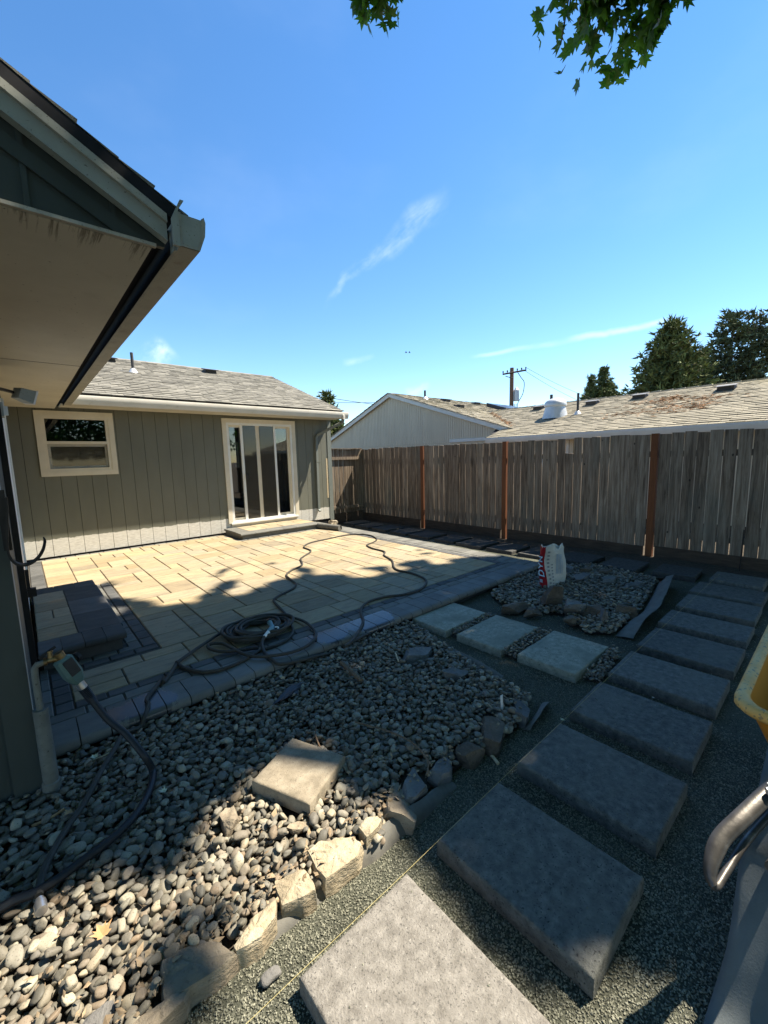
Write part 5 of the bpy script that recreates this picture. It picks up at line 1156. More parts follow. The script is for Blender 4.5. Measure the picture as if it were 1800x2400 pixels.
for i in range(n - 1):
    for k in range(10): a = i * 10 + k; b = i * 10 + (k + 1) % 10; m_.f.append((a, b, b + 10, a + 10))
m_.f += [tuple(range(9, -1, -1)), tuple(range(10 * (n - 1), 10 * n))]
hnd = m_.build('handle', 'worn_steel', wb, True)
hc = hl[1] + Vector((.01, .0, .012))
for dx in (0, -.03): MB().tube([hc + Vector((dx, -.005, .0)), hc + Vector((dx, -.005, .016))], .0105, 8).build('bolt', 'steel', hnd, True)
Lc = [Vector(q) for q in [(1.9,0.117,0.54),(1.797,0.121,0.48),(1.71,0.123,0.42),(1.622,0.131,0.34),(1.597,0.137,0.3),(1.526,0.133,0.22),(1.44,0.132,0.1),(1.375,0.144,0),(1.311,0.152,-0.045),(1.263,0.152,-0.05)]]
Lp = smoothline(Lc, 5); m_ = MB(); NU = 36
for i, p in enumerate(Lp):
    f = i / (len(Lp) - 1)
    for k in range(NU + 1):
        u_ = k / NU; q = p + Vector((-.05 * u_ + .02, -.62 * u_, -.10 * u_ * (1 - f) + .0)); amp = (.006 + .030 * f) * min(1, u_ * 6)
        q += Vector((-1, .35, .2)) * (amp * math.sin(u_ * 21 + 1.5 * math.sin(f * 3 + 1) + f * 2) + amp * .6 * noise.noise(Vector((u_ * 6, f * 5, 2))))
        q.z = max(q.z, ZG + .004); m_.v.append(tuple(q))
for i in range(len(Lp) - 1):
    for k in range(NU): a = i * (NU + 1) + k; m_.f.append((a, a + 1, a + NU + 2, a + NU + 1))
tp2 = m_.build('tarp', 'tarp_grey', None, True, 80); md = tp2.modifiers.new('thickness', 'SOLIDIFY'); md.thickness = .006; md.offset = -1
tag(tp2, 'grey tarp hanging in folds below the yellow tub down to the gravel', 'tarp')

# ------------------------------------------------------------------ fences
fence = empty('wooden_fence', (7.45, 4.0, ZG), 'long weathered grey picket fence with reddish posts along the right side', 'fence')
PY = [9.47, 7.003, 4.70, 2.055, -.55]; y = 9.40; rf = random.Random(3); pk = {}
for y0p, y1p in zip(PY[:-1], PY[1:]):
    a, b = y0p - .062, y1p + .062; n = round((a - b) / .152); st_ = (a - b) / n
    for i in range(n):
        yc = a - (i + .5) * st_; w = st_ - rf.choice((.004, .006, .008, .010, .013)); top = 1.855 + rf.uniform(-.012, .012) + .006 * math.sin(yc)
        if 3.28 < yc < 3.42: top -= .26
        bot = .085 - drop(8, yc) * .6 + rf.uniform(-.01, .01); lean = rf.uniform(-.006, .006); t0 = .016
        m_ = MB().hexa([(-t0 / 2, -w / 2, bot), (t0 / 2, -w / 2, bot), (t0 / 2, w / 2, bot), (-t0 / 2, w / 2, bot), (-t0 / 2, -w / 2 + lean, top - rf.uniform(0, .012)), (t0 / 2, -w / 2 + lean, top - rf.uniform(0, .012)), (t0 / 2, w / 2 + lean, top), (-t0 / 2, w / 2 + lean, top)])
        m_.v = [(7.452 + x, yc + q, z) for x, q, z in m_.v]; m_.build('picket', 'fence_wood', fence)
    m_ = MB().box(7.464, 7.50, b, a, 1.50, 1.59); m_.build('rail', 'fence_wood', fence); MB().box(7.464, 7.50, b, a, .26, .35).build('rail', 'fence_wood', fence)
    MB().box(7.425, 7.463, b + .02, a - .02, -.26, .10 - drop(8, (a + b) / 2) * .6).build('kickboard', 'kickboard', fence)
for q in PY: MB().box(7.418, 7.51, q - .046, q + .046, -.25, 1.862).build('post', 'orange_post', fence)
sf = empty('side_fence', (6.8, 9.42, ZG), 'short weathered fence with rails between the house corner and long fence', 'fence')
x = 6.03
while x < 7.36:
    w = rf.uniform(.128, .142); MB().box(x, x + w, 9.385, 9.401, -.05, 1.862 + rf.uniform(-.01, .01)).build('picket', 'fence_wood', sf); x += w + rf.choice((.004, .006, .018))
MB().box(6.0, 7.40, 9.34, 9.3845, 1.575, 1.655).build('rail', 'fence_wood', sf); MB().box(6.0, 7.40, 9.34, 9.3845, .21, .29).build('rail', 'fence_wood', sf)
MB().box(6.0, 7.41, 9.345, 9.384, -.25, .10).build('kickboard', 'kickboard', sf)
MB().box(6.0, 7.41, 9.33, 9.41, 1.863, 1.885).build('cap', 'fence_wood', sf)
rbp = [(7.014,1.074,-0.05),(7.022,1.066,-0.05)][0]
tag(MB().tube([(7.28, .905, -.08), (7.30, .90, .50)], .009, 6).build('rebar_stake', 'black_iron'), 'rusty dark rebar stake standing in front of the fence', 'stake')

# ------------------------------------------------------------------ neighbour's house
nh = empty('neighbour_house', (14, 5, ZG), "neighbour's low beige house with long tan shingle roof behind the fence", 'house')
sN = .33; XE, ZE = 11.0, 2.12
MB().box(11.45, 11.6, -6, 7.7, -.06, 2.2).build('wall', 'neighbour_siding', nh)
XG = 12.0; apex = (13.02, 4.25); lft = (17.7, 2.55); rgt = (7.25, 2.40)
MB().extrude([(7.3, -.06), (17.6, -.06), (17.6, 2.5), (13.02, 4.18), (7.3, 2.36)], 'x', XG, XG + .12).build('gable_wall', 'neighbour_siding', nh)
mb = MB(); yy = 7.35
while yy < 17.6:
    top = 4.16 - (13.02 - yy) * .3185 if yy < 13.02 else 4.16 - (yy - 13.02) * .3625
    mb.box(XG - .016, XG - .001, yy, yy + .085, 2.12, top - .05); yy += .10
bt = mb.build('siding_slats', 'neighbour_siding', nh); tag(bt, kind='stuff')
MB().box(XG - .02, XG - .001, 7.3, 17.5, 2.085, 2.118).build('belly_band', 'neighbour_siding', nh)
mb = MB(); yy = 7.35
while yy < 17.6: mb.box(XG - .014, XG - .001, yy, yy + .085, .0, 2.08); yy += .10
tag(mb.build('siding_slats', 'neighbour_siding', nh), kind='stuff')
MB().box(XG - .06, XG - .021, 8.3, 9.85, 2.09, 2.20).build('window_head', 'neighbour_trim', nh)
for (ya, za, yb, zb2) in ((rgt[0], rgt[1], apex[0], apex[1]), (lft[0], lft[1], apex[0], apex[1])):
    MB().hexa([(11.86, ya, za - .15), (11.90, ya, za - .15), (11.90, yb, zb2 - .15), (11.86, yb, zb2 - .15), (11.86, ya, za), (11.90, ya, za), (11.90, yb, zb2), (11.86, yb, zb2)]).build('rake_board', 'neighbour_trim', nh)
    MB().hexa([(11.9, ya, za - .10), (24, ya, za - .10), (24, yb, zb2 - .10), (11.9, yb, zb2 - .10), (11.84, ya, za + .005), (24, ya, za + .005), (24, yb, zb2 + .005), (11.84, yb, zb2 + .005)]).build('roof_deck', 'neighbour_trim', nh)
sR = (apex[1] - rgt[1]) / (apex[0] - rgt[0])
mb = MB(); shingles(mb, (11.82, rgt[0] - .03, rgt[1] + .01), (1, 0, 0), nrm(0, 1, sR), 11.5, (apex[0] - rgt[0]) * math.sqrt(1 + sR * sR) + .03, .15, .012, seed=21); tag(mb.build('shingles', 'shingle_tan', nh), kind='stuff')
mb = MB(); shingles(mb, (23.3, lft[0] + .03, lft[1] + .01), (-1, 0, 0), nrm(0, -1, (apex[1] - lft[1]) / (lft[0] - apex[0])), 11.5, (lft[0] - apex[0]) * 1.07, .3, .012, seed=22); tag(mb.build('shingles', 'shingle_tan', nh), kind='stuff')
XR = 14.85; LN = (XR - XE) * math.sqrt(1 + sN * sN); zN = lambda x: ZE + sN * (x - XE)
valley = lambda x: 7.25 + (zN(x) - 2.41) / sR
roofN = MB().hexa([(XE + .02, -7, ZE - .06), (XR, -7, zN(XR) - .06), (XR, 9.0, zN(XR) - .06), (XE + .02, 7.58, ZE - .06), (XE + .02, -7, ZE - .01), (XR, -7, zN(XR) - .01), (XR, 9.0, zN(XR) - .01), (XE + .02, 7.58, ZE - .01)]).build('roof', 'dark_void', nh)
def lim(v):
    x = XE + v / math.sqrt(1 + sN * sN); return (0, 7 + (7.62 if x < 11.95 else valley(x) + .1))
mb = MB(); shingles(mb, (XE, -7, ZE), (0, 1, 0), nrm(1, 0, sN), 18, LN, .15, .014, lim, 23); tag(mb.build('shingles', 'shingle_tan', roofN), kind='stuff')
MB().hexa([(XR, -7, zN(XR) - .06), (19, -7, 2.1), (19, 10.3, 2.1), (XR, 10.3, zN(XR) - .06), (XR, -7, zN(XR)), (19, -7, 2.16), (19, 10.3, 2.16), (XR, 10.3, zN(XR))]).build('roof_back', 'shingle_tan', nh)
mb = MB()
for i in range(56): mb.hexa([(XR - .13, 10.2 - i * .31, zN(XR) - .03), (XR + .13, 10.2 - i * .31, zN(XR) - .03), (XR + .13, 10.2 - (i + 1) * .31, zN(XR) - .03), (XR - .13, 10.2 - (i + 1) * .31, zN(XR) - .03), (XR - .13, 10.2 - i * .31, zN(XR) - .012), (XR + .13, 10.2 - i * .31, zN(XR) - .012), (XR + .10, 10.2 - (i + 1) * .31 + .01, zN(XR) + .015), (XR - .10, 10.2 - (i + 1) * .31 + .01, zN(XR) + .015)])
tag(mb.build('ridge_caps', 'shingle_tan', roofN), kind='stuff')
MB().extrude([(XE + .05 + a, ZE - .15 + b) for a, b in gp], 'y', -7, 7.62).build('gutter', 'neighbour_trim', nh, True, 30)
MB().box(XE + .051, XE + .075, -7, 7.6, ZE - .15, ZE - .012).build('fascia', 'neighbour_trim', nh)
MB().box(XE + .08, 11.45, -7, 7.6, ZE - .16, ZE - .15).build('soffit', 'neighbour_trim', nh)
dsx = (11.36,5.103,1.612)
MB().box(11.33, 11.40, dsx[1] - .05, dsx[1] + .05, 0, 2.0).build('downspout', 'neighbour_siding', nh)
MB().box(11.40, 11.449, dsx[1] + .1, dsx[1] + 1.2, 1.2, 1.95).build('window', 'neighbour_trim', nh)
for (x, y, w) in ((14.26, 7.60, .34), (14.11, 5.70, .34), (14.25, 4.38, .36), (14.10, 2.33, .38)): roof_vent((x, y, zN(x) + .015), (1, 0), sN, nh, w, .38, .11)
for (px_) in (9.9, 9.2): pass
wv = lambda x, y: rgt[1] + sR * (y - rgt[0]) + .02
WV = [(0,0)]
for (x, y) in ((14.6, 12.3), (17.0, 12.4), (13.8, 10.9)): roof_vent((x, y, wv(x, y)), (0, 1), sR, nh, .34, .36, .11)
roof_pipe((13.35, 12.35, wv(13.35, 12.35)), .35, nh, r=.045); roof_pipe((12.94, 5.67, zN(12.94) + .01), .62, nh, r=.035); roof_pipe((14.6, 7.35, zN(14.6)), .38, nh, r=.05)
# round dome ventilator
dv = (12.95, 6.38, zN(12.95))
MB().tube([(dv[0], dv[1], dv[2] - .08), (dv[0], dv[1], dv[2] + .16), (dv[0], dv[1], dv[2] + .30), (dv[0], dv[1], dv[2] + .31), (dv[0], dv[1], dv[2] + .35), (dv[0], dv[1], dv[2] + .43), (dv[0], dv[1], dv[2] + .49), (dv[0], dv[1], dv[2] + .535), (dv[0], dv[1], dv[2] + .555), (dv[0], dv[1], dv[2] + .56)], [.40, .33, .30, .335, .34, .315, .265, .18, .09, .01], 24).build('dome_vent', 'galvanised', nh, True)
# skylight on the gable wing
MB().hexa([(17.2, 10.8, wv(0, 10.8) + .02), (19.4, 10.8, wv(0, 10.8) + .02), (19.4, 11.9, wv(0, 11.9) + .02), (17.2, 11.9, wv(0, 11.9) + .02), (17.2, 10.8, wv(0, 10.8) + .18), (19.4, 10.8, wv(0, 10.8) + .18), (19.4, 11.9, wv(0, 11.9) + .18), (17.2, 11.9, wv(0, 11.9) + .18)]).build('skylight', 'solar_panel', nh)
# pine needle litter on the tan roof and in its valley
r_ = np.random.default_rng(8); Vn, Fn = [], []
spots = [(12.95, 3.4, .35, .5, 120), (13.5, 3.9, .2, .3, 60), (13.6, 3.4, .2, .2, 90), (12.5, 3.1, .2, .35, 110), (13.3, 2.6, .15, .3, 80), (12.3, 4.3, .2, .3, 50), (12.6, 2.6, .2, .2, 60)]
for (x, y, a, b, n) in spots:
    for k in range(n): Vn.append((x + r_.normal(0, a), y + r_.normal(0, b)))
for k in range(140):
    x = r_.uniform(12.1, 14.4); Vn.append((x + r_.normal(0, .04), valley(x) - .05 - abs(r_.normal(0, .07))))
P3 = []; k = 0
for (x, y) in Vn:
    a = r_.uniform(0, 6.28); l = r_.uniform(.05, .11); z = zN(x) + .03; dx, dy = math.cos(a) * l, math.sin(a) * l
    P3 += [(x - dx, y - dy, z - sN * dx), (x + dx, y + dy, z + sN * dx), (x - dy * .14, y + dx * .14, z + .012)]; Fn.append((k, k + 1, k + 2)); k += 3
tag(put('needle_litter', npmesh('needle_litter', np.array(P3), np.array(Fn), 'needle_litter', False)), "rust-brown pine needle litter scattered on the neighbour's tan roof", 'needles', kind='stuff')

# ------------------------------------------------------------------ utility pole and wires
up = (32.389,19.873,6.142); ptop = (32.387,19.877,8.907)[2]; Pp = Vector((up[0], up[1], 0))
pole = empty('utility_pole', (up[0], up[1], ZG), 'brown wooden utility pole with crossarm and transformer beyond the roofs', 'pole')
MB().tube([(up[0], up[1], -.1), (up[0], up[1], ptop)], [.20, .16], 12).build('pole_shaft', 'pole_wood', pole, True)
ra = Vector((cr.x, cr.y, 0)).normalized(); fa = Vector((cf.x, cf.y, 0)).normalized()
ca_, cb_ = Pp + Vector((0, 0, ptop - .55)) - ra * .85 - fa * .22, Pp + Vector((0, 0, ptop - .25)) + ra * 1.15 - fa * .22
MB().tube([ca_, cb_], .07, 6).build('crossarm', 'kickboard', pole)
MB().tube([Pp + Vector((0, 0, ptop - .7)) - ra * .6 - fa * .2, Pp + Vector((0, 0, ptop - .9)) - fa * .2 ], .03, 6).build('brace', 'wire', pole)
for f in (.02, .2, .62, .8, .98):
    q = ca_.lerp(cb_, f); MB().tube([q, q + Vector((0, 0, .10)), q + Vector((0, 0, .12)), q + Vector((0, 0, .26))], [.025, .025, .06, .05], 8).build('insulator', 'roof_vent', pole, True)
tq = Pp + ra * .42 + Vector((0, 0, ptop - 2.75)); MB().tube([tq, tq + Vector((0, 0, .9)), tq + Vector((0, 0, .98)), tq + Vector((0, 0, 1.15))], [.23, .23, .16, .05], 14).build('transformer', 'galvanised', pole, True)
lp_ = smoothline([ca_.lerp(cb_, .62), ca_.lerp(cb_, .66) + Vector((0, 0, -.5)) + ra * .25, tq + Vector((0, 0, 1.5)) + ra * .65, tq + Vector((0, 0, .6)) + ra * .55, tq + ra * .1 + Vector((0, 0, -.3)), tq + ra * .25 + Vector((0, 0, -1.0))], 6)
MB().tube(lp_, .03, 5).build('jumper', 'wire', pole)
for q_ in (.25, .4): MB().tube([Pp + ra * q_ + Vector((0, 0, ptop - 3.0)), Pp + ra * q_ + Vector((0, 0, ptop - 5.6))], .035, 5).build('conduit', 'galvanised', pole)
def wire(a, b, sag, label, r_=.022):
    a, b = Vector(a), Vector(b); pts_ = [a.lerp(b, t) - Vector((0, 0, sag * 4 * t * (1 - t))) for t in np.linspace(0, 1, 18)]
    tag(MB().tube(pts_, r_, 5).build('power_line', 'wire'), label, 'wire', 'overhead wires from the utility pole')
wire(cb_ + Vector((0, 0, .2)), (44.163,12.871,5.172), .6, 'thin wire sloping right from the pole crossarm tip', .014)
wire(ca_.lerp(cb_, .8) + Vector((0, 0, .2)), (42.068,12.894,4.319), .6, 'thin wire sloping right from the middle of the crossarm', .014)
wire(Pp + ra * .3 + Vector((0, 0, ptop - 3.6)), (39.03,18.046,5.021), .3, 'thin low wire sloping right from under the transformer', .018)
wire(Pp + Vector((0, 0, ptop - 3.3)), (13.885,14.395,4.075), .5, "dark service wire from the pole down to the neighbour's ridge", .018)
wire(Pp + Vector((0, 0, ptop - 3.5)), (16.611,24.981,5.947), .4, 'long wire running left from the pole behind the gable', .02)
wire((15.408,30.308,6.518), (22.599,25.403,6.048), .2, 'low wire crossing the sky above the house gutter end', .018)

# ------------------------------------------------------------------ trees
def conifer(name, base, H_, rad, seed, mat, label, crown0=.12, trunks=((0, 0),), sparse=1.0, shape=.85, tuft=.42, lev=26, per=8, group='conifers beyond the roofs'):
    t = empty(name, base, label, 'tree', group); r_ = np.random.default_rng(seed); B = np.array(base); VV, FF = [], []; k = 0; wd = MB()
    for (ox, oy) in trunks:
        b0 = B + np.array([ox, oy, 0]); hh_ = H_ * (1 - .03 * abs(ox)); lean = np.array([ox * .06, oy * .06, 1]) 
        wd.tube([tuple(b0 + lean * 0), tuple(b0 + lean * hh_ * .5), tuple(b0 + lean * hh_ * .97)], [.022 * H_, .014 * H_, .003 * H_], 8)
        for i in range(lev):
            f = crown0 + (1 - crown0) * (i + r_.uniform(-.3, .3)) / lev; f = min(f, .985); z = hh_ * f
            g = (1 - f) / (1 - crown0); L = rad * max(.06, g ** shape) * (.55 + .45 * min(1, (f - crown0) * 6 + .35))
            for j in range(per):
                if r_.random() > sparse: continue
                a = r_.uniform(0, 6.283); l = L * r_.uniform(.72, 1.18); tip = b0 + np.array([math.cos(a) * l, math.sin(a) * l, z + l * r_.uniform(-.22, .22)]); st = b0 + np.array([0, 0, z])
                if l > .8: wd.tube([tuple(st), tuple(tip)], [.02 + .01 * l, .008], 4)
                nt_ = max(3, int(l / tuft * 2.6))
                for q in range(nt_):
                    s = (q + r_.uniform(.2, .9)) / nt_; s = .18 + .82 * s; c = st + (tip - st) * s + r_.normal(0, tuft * .3, 3)
                    for w in range(6):
                        d = r_.normal(0, 1, 3) + (tip - st) / l * .9 + np.array([0, 0, .35]); d /= np.linalg.norm(d); e = np.cross(d, r_.normal(0, 1, 3)); e /= np.linalg.norm(e); ln = tuft * r_.uniform(.6, 1.15)
                        VV += [c - e * ln * .17, c + e * ln * .17, c + d * ln]; FF.append((k, k + 1, k + 2)); k += 3
    wd.build('trunk', 'bark', t, True); o = put('crown', npmesh('crown', np.array(VV), np.array(FF), mat, False), t, Vector((0, 0, 0)) - t.location)
    return t
cA = (36.793,9.501,5.234); cAt = (36.695,9.874,11.001)[2]
conifer('conifer', (cA[0], cA[1], 0), cAt, 4.0, 3, 'conifer', 'broad dense conifer beyond the tan roof, left of the tall pines', .1, lev=36, per=13, shape=.6, tuft=.46)
cB = (41.448,6.786,5.557); cBt = (41.358,7.317,11.972)[2]
conifer('pine_tree', (cB[0], cB[1], 0), cBt, 2.6, 4, 'conifer_blue', 'tall open pine just right of the broad conifer', .18, lev=28, per=9, sparse=.75, shape=.45, tuft=.42)
cC = (42.632,5.617,5.501); cCt = (42.552,6.194,11.913)[2]
conifer('pine_tree', (cC[0], cC[1], 0), cCt, 2.7, 5, 'conifer_blue', 'tall open pine nearest the right edge with airy crown', .18, lev=28, per=9, sparse=.75, shape=.45, tuft=.42)
cG = (45.809,4.184,5.563)
conifer('pine_tree', (cG[0], cG[1], 0), (45.772,4.575,10.963)[2], 3.0, 15, 'conifer_blue', 'pine at the far right, cut by the photo edge', .1, lev=24, per=8, sparse=.8, shape=.5, tuft=.5)
cH = (48.974,10.078,6.531)
conifer('conifer', (cH[0], cH[1], 0), (48.919,10.34,11.029)[2], 3.0, 16, 'conifer', 'lower dark conifer filling the gap between broad conifer and pines', .05, lev=20, per=9, shape=.5, tuft=.55)
cD = (41.093,15.727,5.871)
conifer('conifer', (cD[0], cD[1], 0), (41.044,15.856,9.428)[2], 4.3, 6, 'conifer', 'slim pointed conifer, taller of the small pair behind the roof', .15, lev=38, per=12, shape=1.05, tuft=.28)
cE = (41.641,17.061,6.051)
conifer('conifer', (cE[0], cE[1], 0), (41.616,17.121,8.863)[2], 3.4, 7, 'conifer', 'slim pointed conifer, shorter of the small pair behind the roof', .15, lev=34, per=12, shape=1.05, tuft=.28)
cF_ = (16.785,24.865,3.88)
conifer('conifer', (cF_[0], cF_[1], 0), (16.82,24.842,6.238)[2], 1.9, 8, 'conifer', 'green conifer peeking out between the house gutter and the beige gable', .1, lev=24, per=9, shape=.7, tuft=.38)

# ------------------------------------------------------------------ the big maple overhead
maple = empty('maple_tree', (9.2, -4.6, ZG), 'large maple whose leafy branches hang into the top of the photo', 'tree')
ang = [90, 62, 50, 38, 20, 5, -12, -30, -62, -90, -118, -150, -168, 175, 160, 142, 130, 118]
rad_ = [1, .52, .80, .50, .92, .55, .42, .62, .40, .22, .40, .62, .42, .55, .92, .50, .80, .52]
LV = np.array([(0, .05, 0)] + [(r_q * math.cos(math.radians(a)), r_q * math.sin(math.radians(a)) , -.16 * abs(r_q * math.cos(math.radians(a))) - .08 * r_q) for a, r_q in zip(ang, rad_)]); LV[:, :2] *= .55
LF = np.array([(0, i, i % 18 + 1) for i in range(1, 19)])
LIT1 = [(-0.283,1.792),(-0.11,1.734),(0.006,1.673),(0.224,1.549),(0.419,1.441),(0.605,1.428),(0.497,1.578),(0.48,1.702),(0.682,1.761),(0.862,1.895),(1.037,1.773),(0.944,1.55),(0.855,1.486),(0.917,1.295),(1.039,1.238),(0.942,1.116),(0.834,1.079),(0.963,1.003),(0.969,0.76),(0.954,0.584),(0.967,0.428),(1.195,0.283),(1.354,0.163),(1.235,0.094),(0.904,0.194),(-0.37,1.434)]
LIT2 = [(-0.498,6.9),(-0.063,6.756),(0.364,6.669),(0.619,5.754),(0.901,5.359),(1.218,4.831),(1.609,5.321),(2.118,5.484),(1.999,4.672),(2.554,5.337),(2.99,5.317),(3.023,4.527),(3.537,4.624),(3.839,4.405),(4.307,4.346),(4.802,4.006),(5.352,3.61),(5.994,3.25)] + [(9, 2.6), (9, 12), (-6, 12), (-6, 6.9)]
r_ = np.random.default_rng(17); NL = 34000
BLOTS = [(1.15, 5.0, .10), (2.55, 4.98, .08), (2.0, 5.0, .05), (3.3, 4.25, .10), (4.45, 3.95, .06), (1.75, 4.75, .05), (3.75, 4.1, .04), (.72, .74, .2), (.9, .52, .08), (.5, 5.1, .05), (2.95, 4.75, .06)]
def near_lit(g, m):
    k = np.zeros(len(g), bool)
    for (bx, by, br_) in BLOTS: k |= (g[:, 0] - bx) ** 2 + (g[:, 1] - by) ** 2 < (br_ + m) ** 2
    for a in np.linspace(0, 6.283, 9)[:-1]: k |= inpoly(g[:, 0] + m * math.cos(a), g[:, 1] + m * math.sin(a), LIT1) | inpoly(g[:, 0] + m * math.cos(a), g[:, 1] + m * math.sin(a), LIT2)
    return k
g = np.vstack([np.column_stack([r_.uniform(-1.2, 7.4, NL), r_.uniform(-1.6, 6.9, NL)]), np.column_stack([r_.uniform(-8, 7.4, 20000), r_.uniform(-5, 7.0, 20000)])])  # second, wider spread: unseen leaves added to block skylight overhead
g = g[~near_lit(g, .15)]; h = r_.uniform(7.2, 12.5, len(g)) + .25 * np.maximum(0, g[:, 1])
# unseen low leaves added behind the camera to cut skylight in the shade
q = np.column_stack([r_.uniform(-7, 8.5, 26000), r_.uniform(-7, -1.6, 26000), r_.uniform(2.2, 8.5, 26000)])
cl = np.array([noise.noise(Vector(a * .55)) + .4 * noise.noise(Vector(a * 1.6)) for a in q]); q = q[cl > .02]
gq = np.column_stack([q[:, 0] - .63 * q[:, 2], q[:, 1] + .24 * q[:, 2]]); q = q[~near_lit(gq, .2)]
# a few loose twigs dapple the edge of the shade
ex = np.column_stack([r_.uniform(-.3, 6, 5000), r_.uniform(-.2, 7, 5000)])
cl = np.array([noise.noise(Vector((a * 2.2, b * 2.2, 9))) for a, b in ex]); e2_ = near_lit(ex, .0) & ((ex[:, 1] < 2.2) | ~near_lit(ex + np.array([0, -.75]), .0) | (ex[:, 1] < 4.2)); ex = ex[e2_ & (cl > .42)]
qd = np.column_stack([r_.uniform(-1, 6, 8000), r_.uniform(-7, -3.6, 8000), r_.uniform(1.9, 5.6, 8000)]); q = np.vstack([q, qd])  # denser unseen leaves added behind the camera to darken the window reflection
g = np.vstack([g, ex]); h = np.concatenate([h, r_.uniform(8.5, 12, len(ex))])
Pl = np.vstack([np.column_stack([g[:, 0] + .63 * h, g[:, 1] - .24 * h, h]), q]); Pl = Pl[~framed(Pl, 1.04)]
Pl = Pl[~((Pl[:, 2] < 4.4) & (Pl[:, 0] < .8) & (Pl[:, 1] > 1.2))]
def leaves(P, seed, s0, s1):
    r_ = np.random.default_rng(seed); n = len(P); R3 = rotm(r_.uniform(0, 6.28, n), r_.normal(0, .55, n), r_.normal(0, .55, n)); sc = r_.uniform(s0, s1, n)
    Vv = np.einsum('nij,kj->nki', R3, LV) * sc[:, None, None] + P[:, None]
    return Vv.reshape(-1, 3), (LF[None] + (np.arange(n) * 19)[:, None, None]).reshape(-1, 3)
Vl, Fl = leaves(Pl, 3, .19, .29)
crown = MB()
tr0 = Vector((9.2, -4.6, -.1))
limbs = [[tr0, (9.15, -4.5, 2.2), (9.0, -4.2, 4.6)], [(9.0, -4.2, 4.6), (8.2, -3.0, 6.8), (7.2, -1.4, 8.6), (6.4, .4, 9.8), (6.6, 2.0, 10.8)], [(9.0, -4.2, 4.6), (10.4, -2.4, 7.2), (11.6, -.2, 9.6)], [(9.0, -4.2, 4.6), (7.4, -4.2, 6.8), (5.4, -3.8, 8.4), (3.6, -3.2, 9.0)], [(8.2, -3.0, 6.8), (8.9, -1.0, 8.4), (9.6, 1.2, 10.2)]]
rads = [[.24, .2, .17], [.13, .11, .085, .06, .03], [.12, .09, .04], [.12, .09, .06, .03], [.09, .06, .03]]
for l_, q in zip(limbs, rads): crown.tube(l_, q, 10)
crown.build('trunk', 'bark', maple, True)
tag(put('leaves', npmesh('leaves', Vl, Fl, 'maple_leaf', False), maple, -maple.location), kind='stuff')
# the two sprays that hang into view: every leaf its own object
lm = []
for i in range(4):
    q = LV.copy(); q[1:, :2] *= np.random.default_rng(i).uniform(.88, 1.12, (18, 1)); q[:, 2] *= (.6, 1.2, 1.8, .3)[i]; lm.append(npmesh('leaf', q, LF, 'maple_leaf', False))
def spray(outline, n, dist, spread, anchor, seed, s0, s1):
    """leaves filling a hanging cluster of branchlets; outline = corner points of the cluster in space"""
    r_ = np.random.default_rng(seed); O = np.array(outline); c0 = O.mean(0)
    # cluster plane faces the yard; points sampled in the polygon on two axes
    e1 = np.array([cr.x, cr.y, 0]); e1 /= np.linalg.norm(e1); e2 = np.array([cu.x * .2, cu.y * .2, 1.0]); nn = np.cross(e1, e2); nn /= np.linalg.norm(nn); e2 = np.cross(nn, e1)
    uv = np.column_stack([(O - c0) @ e1, (O - c0) @ e2]); lo, hi = uv.min(0), uv.max(0); pts_ = []
    while len(pts_) < n:
        q = r_.uniform(lo, hi)
        if inpoly(np.array([q[0]]), np.array([q[1]]), [tuple(a) for a in uv])[0]: pts_.append(c0 + e1 * q[0] + e2 * q[1] + nn * r_.normal(0, spread))
    br = MB(); A = Vector(anchor); tips = [pts_[int(k)] for k in r_.integers(0, n, 9)]
    for tpt in tips: br.tube(smoothline([A, A.lerp(Vector(tpt), .5) + Vector((0, 0, .15)), Vector(tpt)], 4), [.016 * (1 - i / 10) + .003 for i in range(9)], 5)
    b = br.build('branch', 'bark', maple, True)
    for p in pts_:
        o = put('leaf', lm[int(r_.integers(0, 4))], b, Vector(p) - Vector((0, 0, 0))); 
        down = Vector((r_.normal(0, .35), r_.normal(0, .35), -1)).normalized(); face = Vector((r_.normal(0, .7), r_.normal(0, .7), r_.normal(.2, .5))); face = (face - down * face.dot(down)).normalized(); sx = down.cross(face)
        s = r_.uniform(s0, s1); o.rotation_euler = Matrix(((sx.x, down.x, face.x), (sx.y, down.y, face.y), (sx.z, down.z, face.z))).to_euler(); o.scale = (s, s, s)
    fill = []
    while len(fill) < n * 1.1:
        q = r_.uniform(lo, hi); qq = q * 1.14
        if inpoly(np.array([qq[0]]), np.array([qq[1]]), [tuple(a) for a in uv])[0]: fill.append(c0 + e1 * q[0] + e2 * q[1] + nn * r_.normal(.1, spread))
    Vf, Ff = leaves(np.array(fill), seed + 40, s0, s1); f_ = put('leaves', npmesh('leaves', Vf, Ff, 'maple_leaf', False), b); tag(f_, kind='stuff')
    return b
D_ = 5.6
spL = [(2.418,2.977,5.68),(2.514,3.091,5.535),(2.571,3.121,5.475),(2.66,3.083,5.445),(2.706,3.01,5.47),(2.798,2.933,5.464),(2.855,2.888,5.456),(2.72,2.715,5.673)]
spR = [(3.585,1.891,5.749),(3.815,1.897,5.536),(3.908,1.784,5.497),(3.978,1.81,5.414),(4.052,1.858,5.311),(4.143,1.755,5.26),(4.254,1.622,5.193),(4.338,1.569,5.115),(4.4,1.539,5.052),(4.435,1.451,5.045),(4.409,1.396,5.101),(4.405,1.294,5.145),(4.405,1.181,5.183),(4.396,1.103,5.219),(4.415,1.032,5.217),(4.239,0.972,5.438)]
spray(spL, 62, 5.6, .16, (2.562,2.859,6.468), 2, .15, .215)
spray(spR, 236, 5.8, .26, (3.929,1.615,6.652), 5, .14, .21)
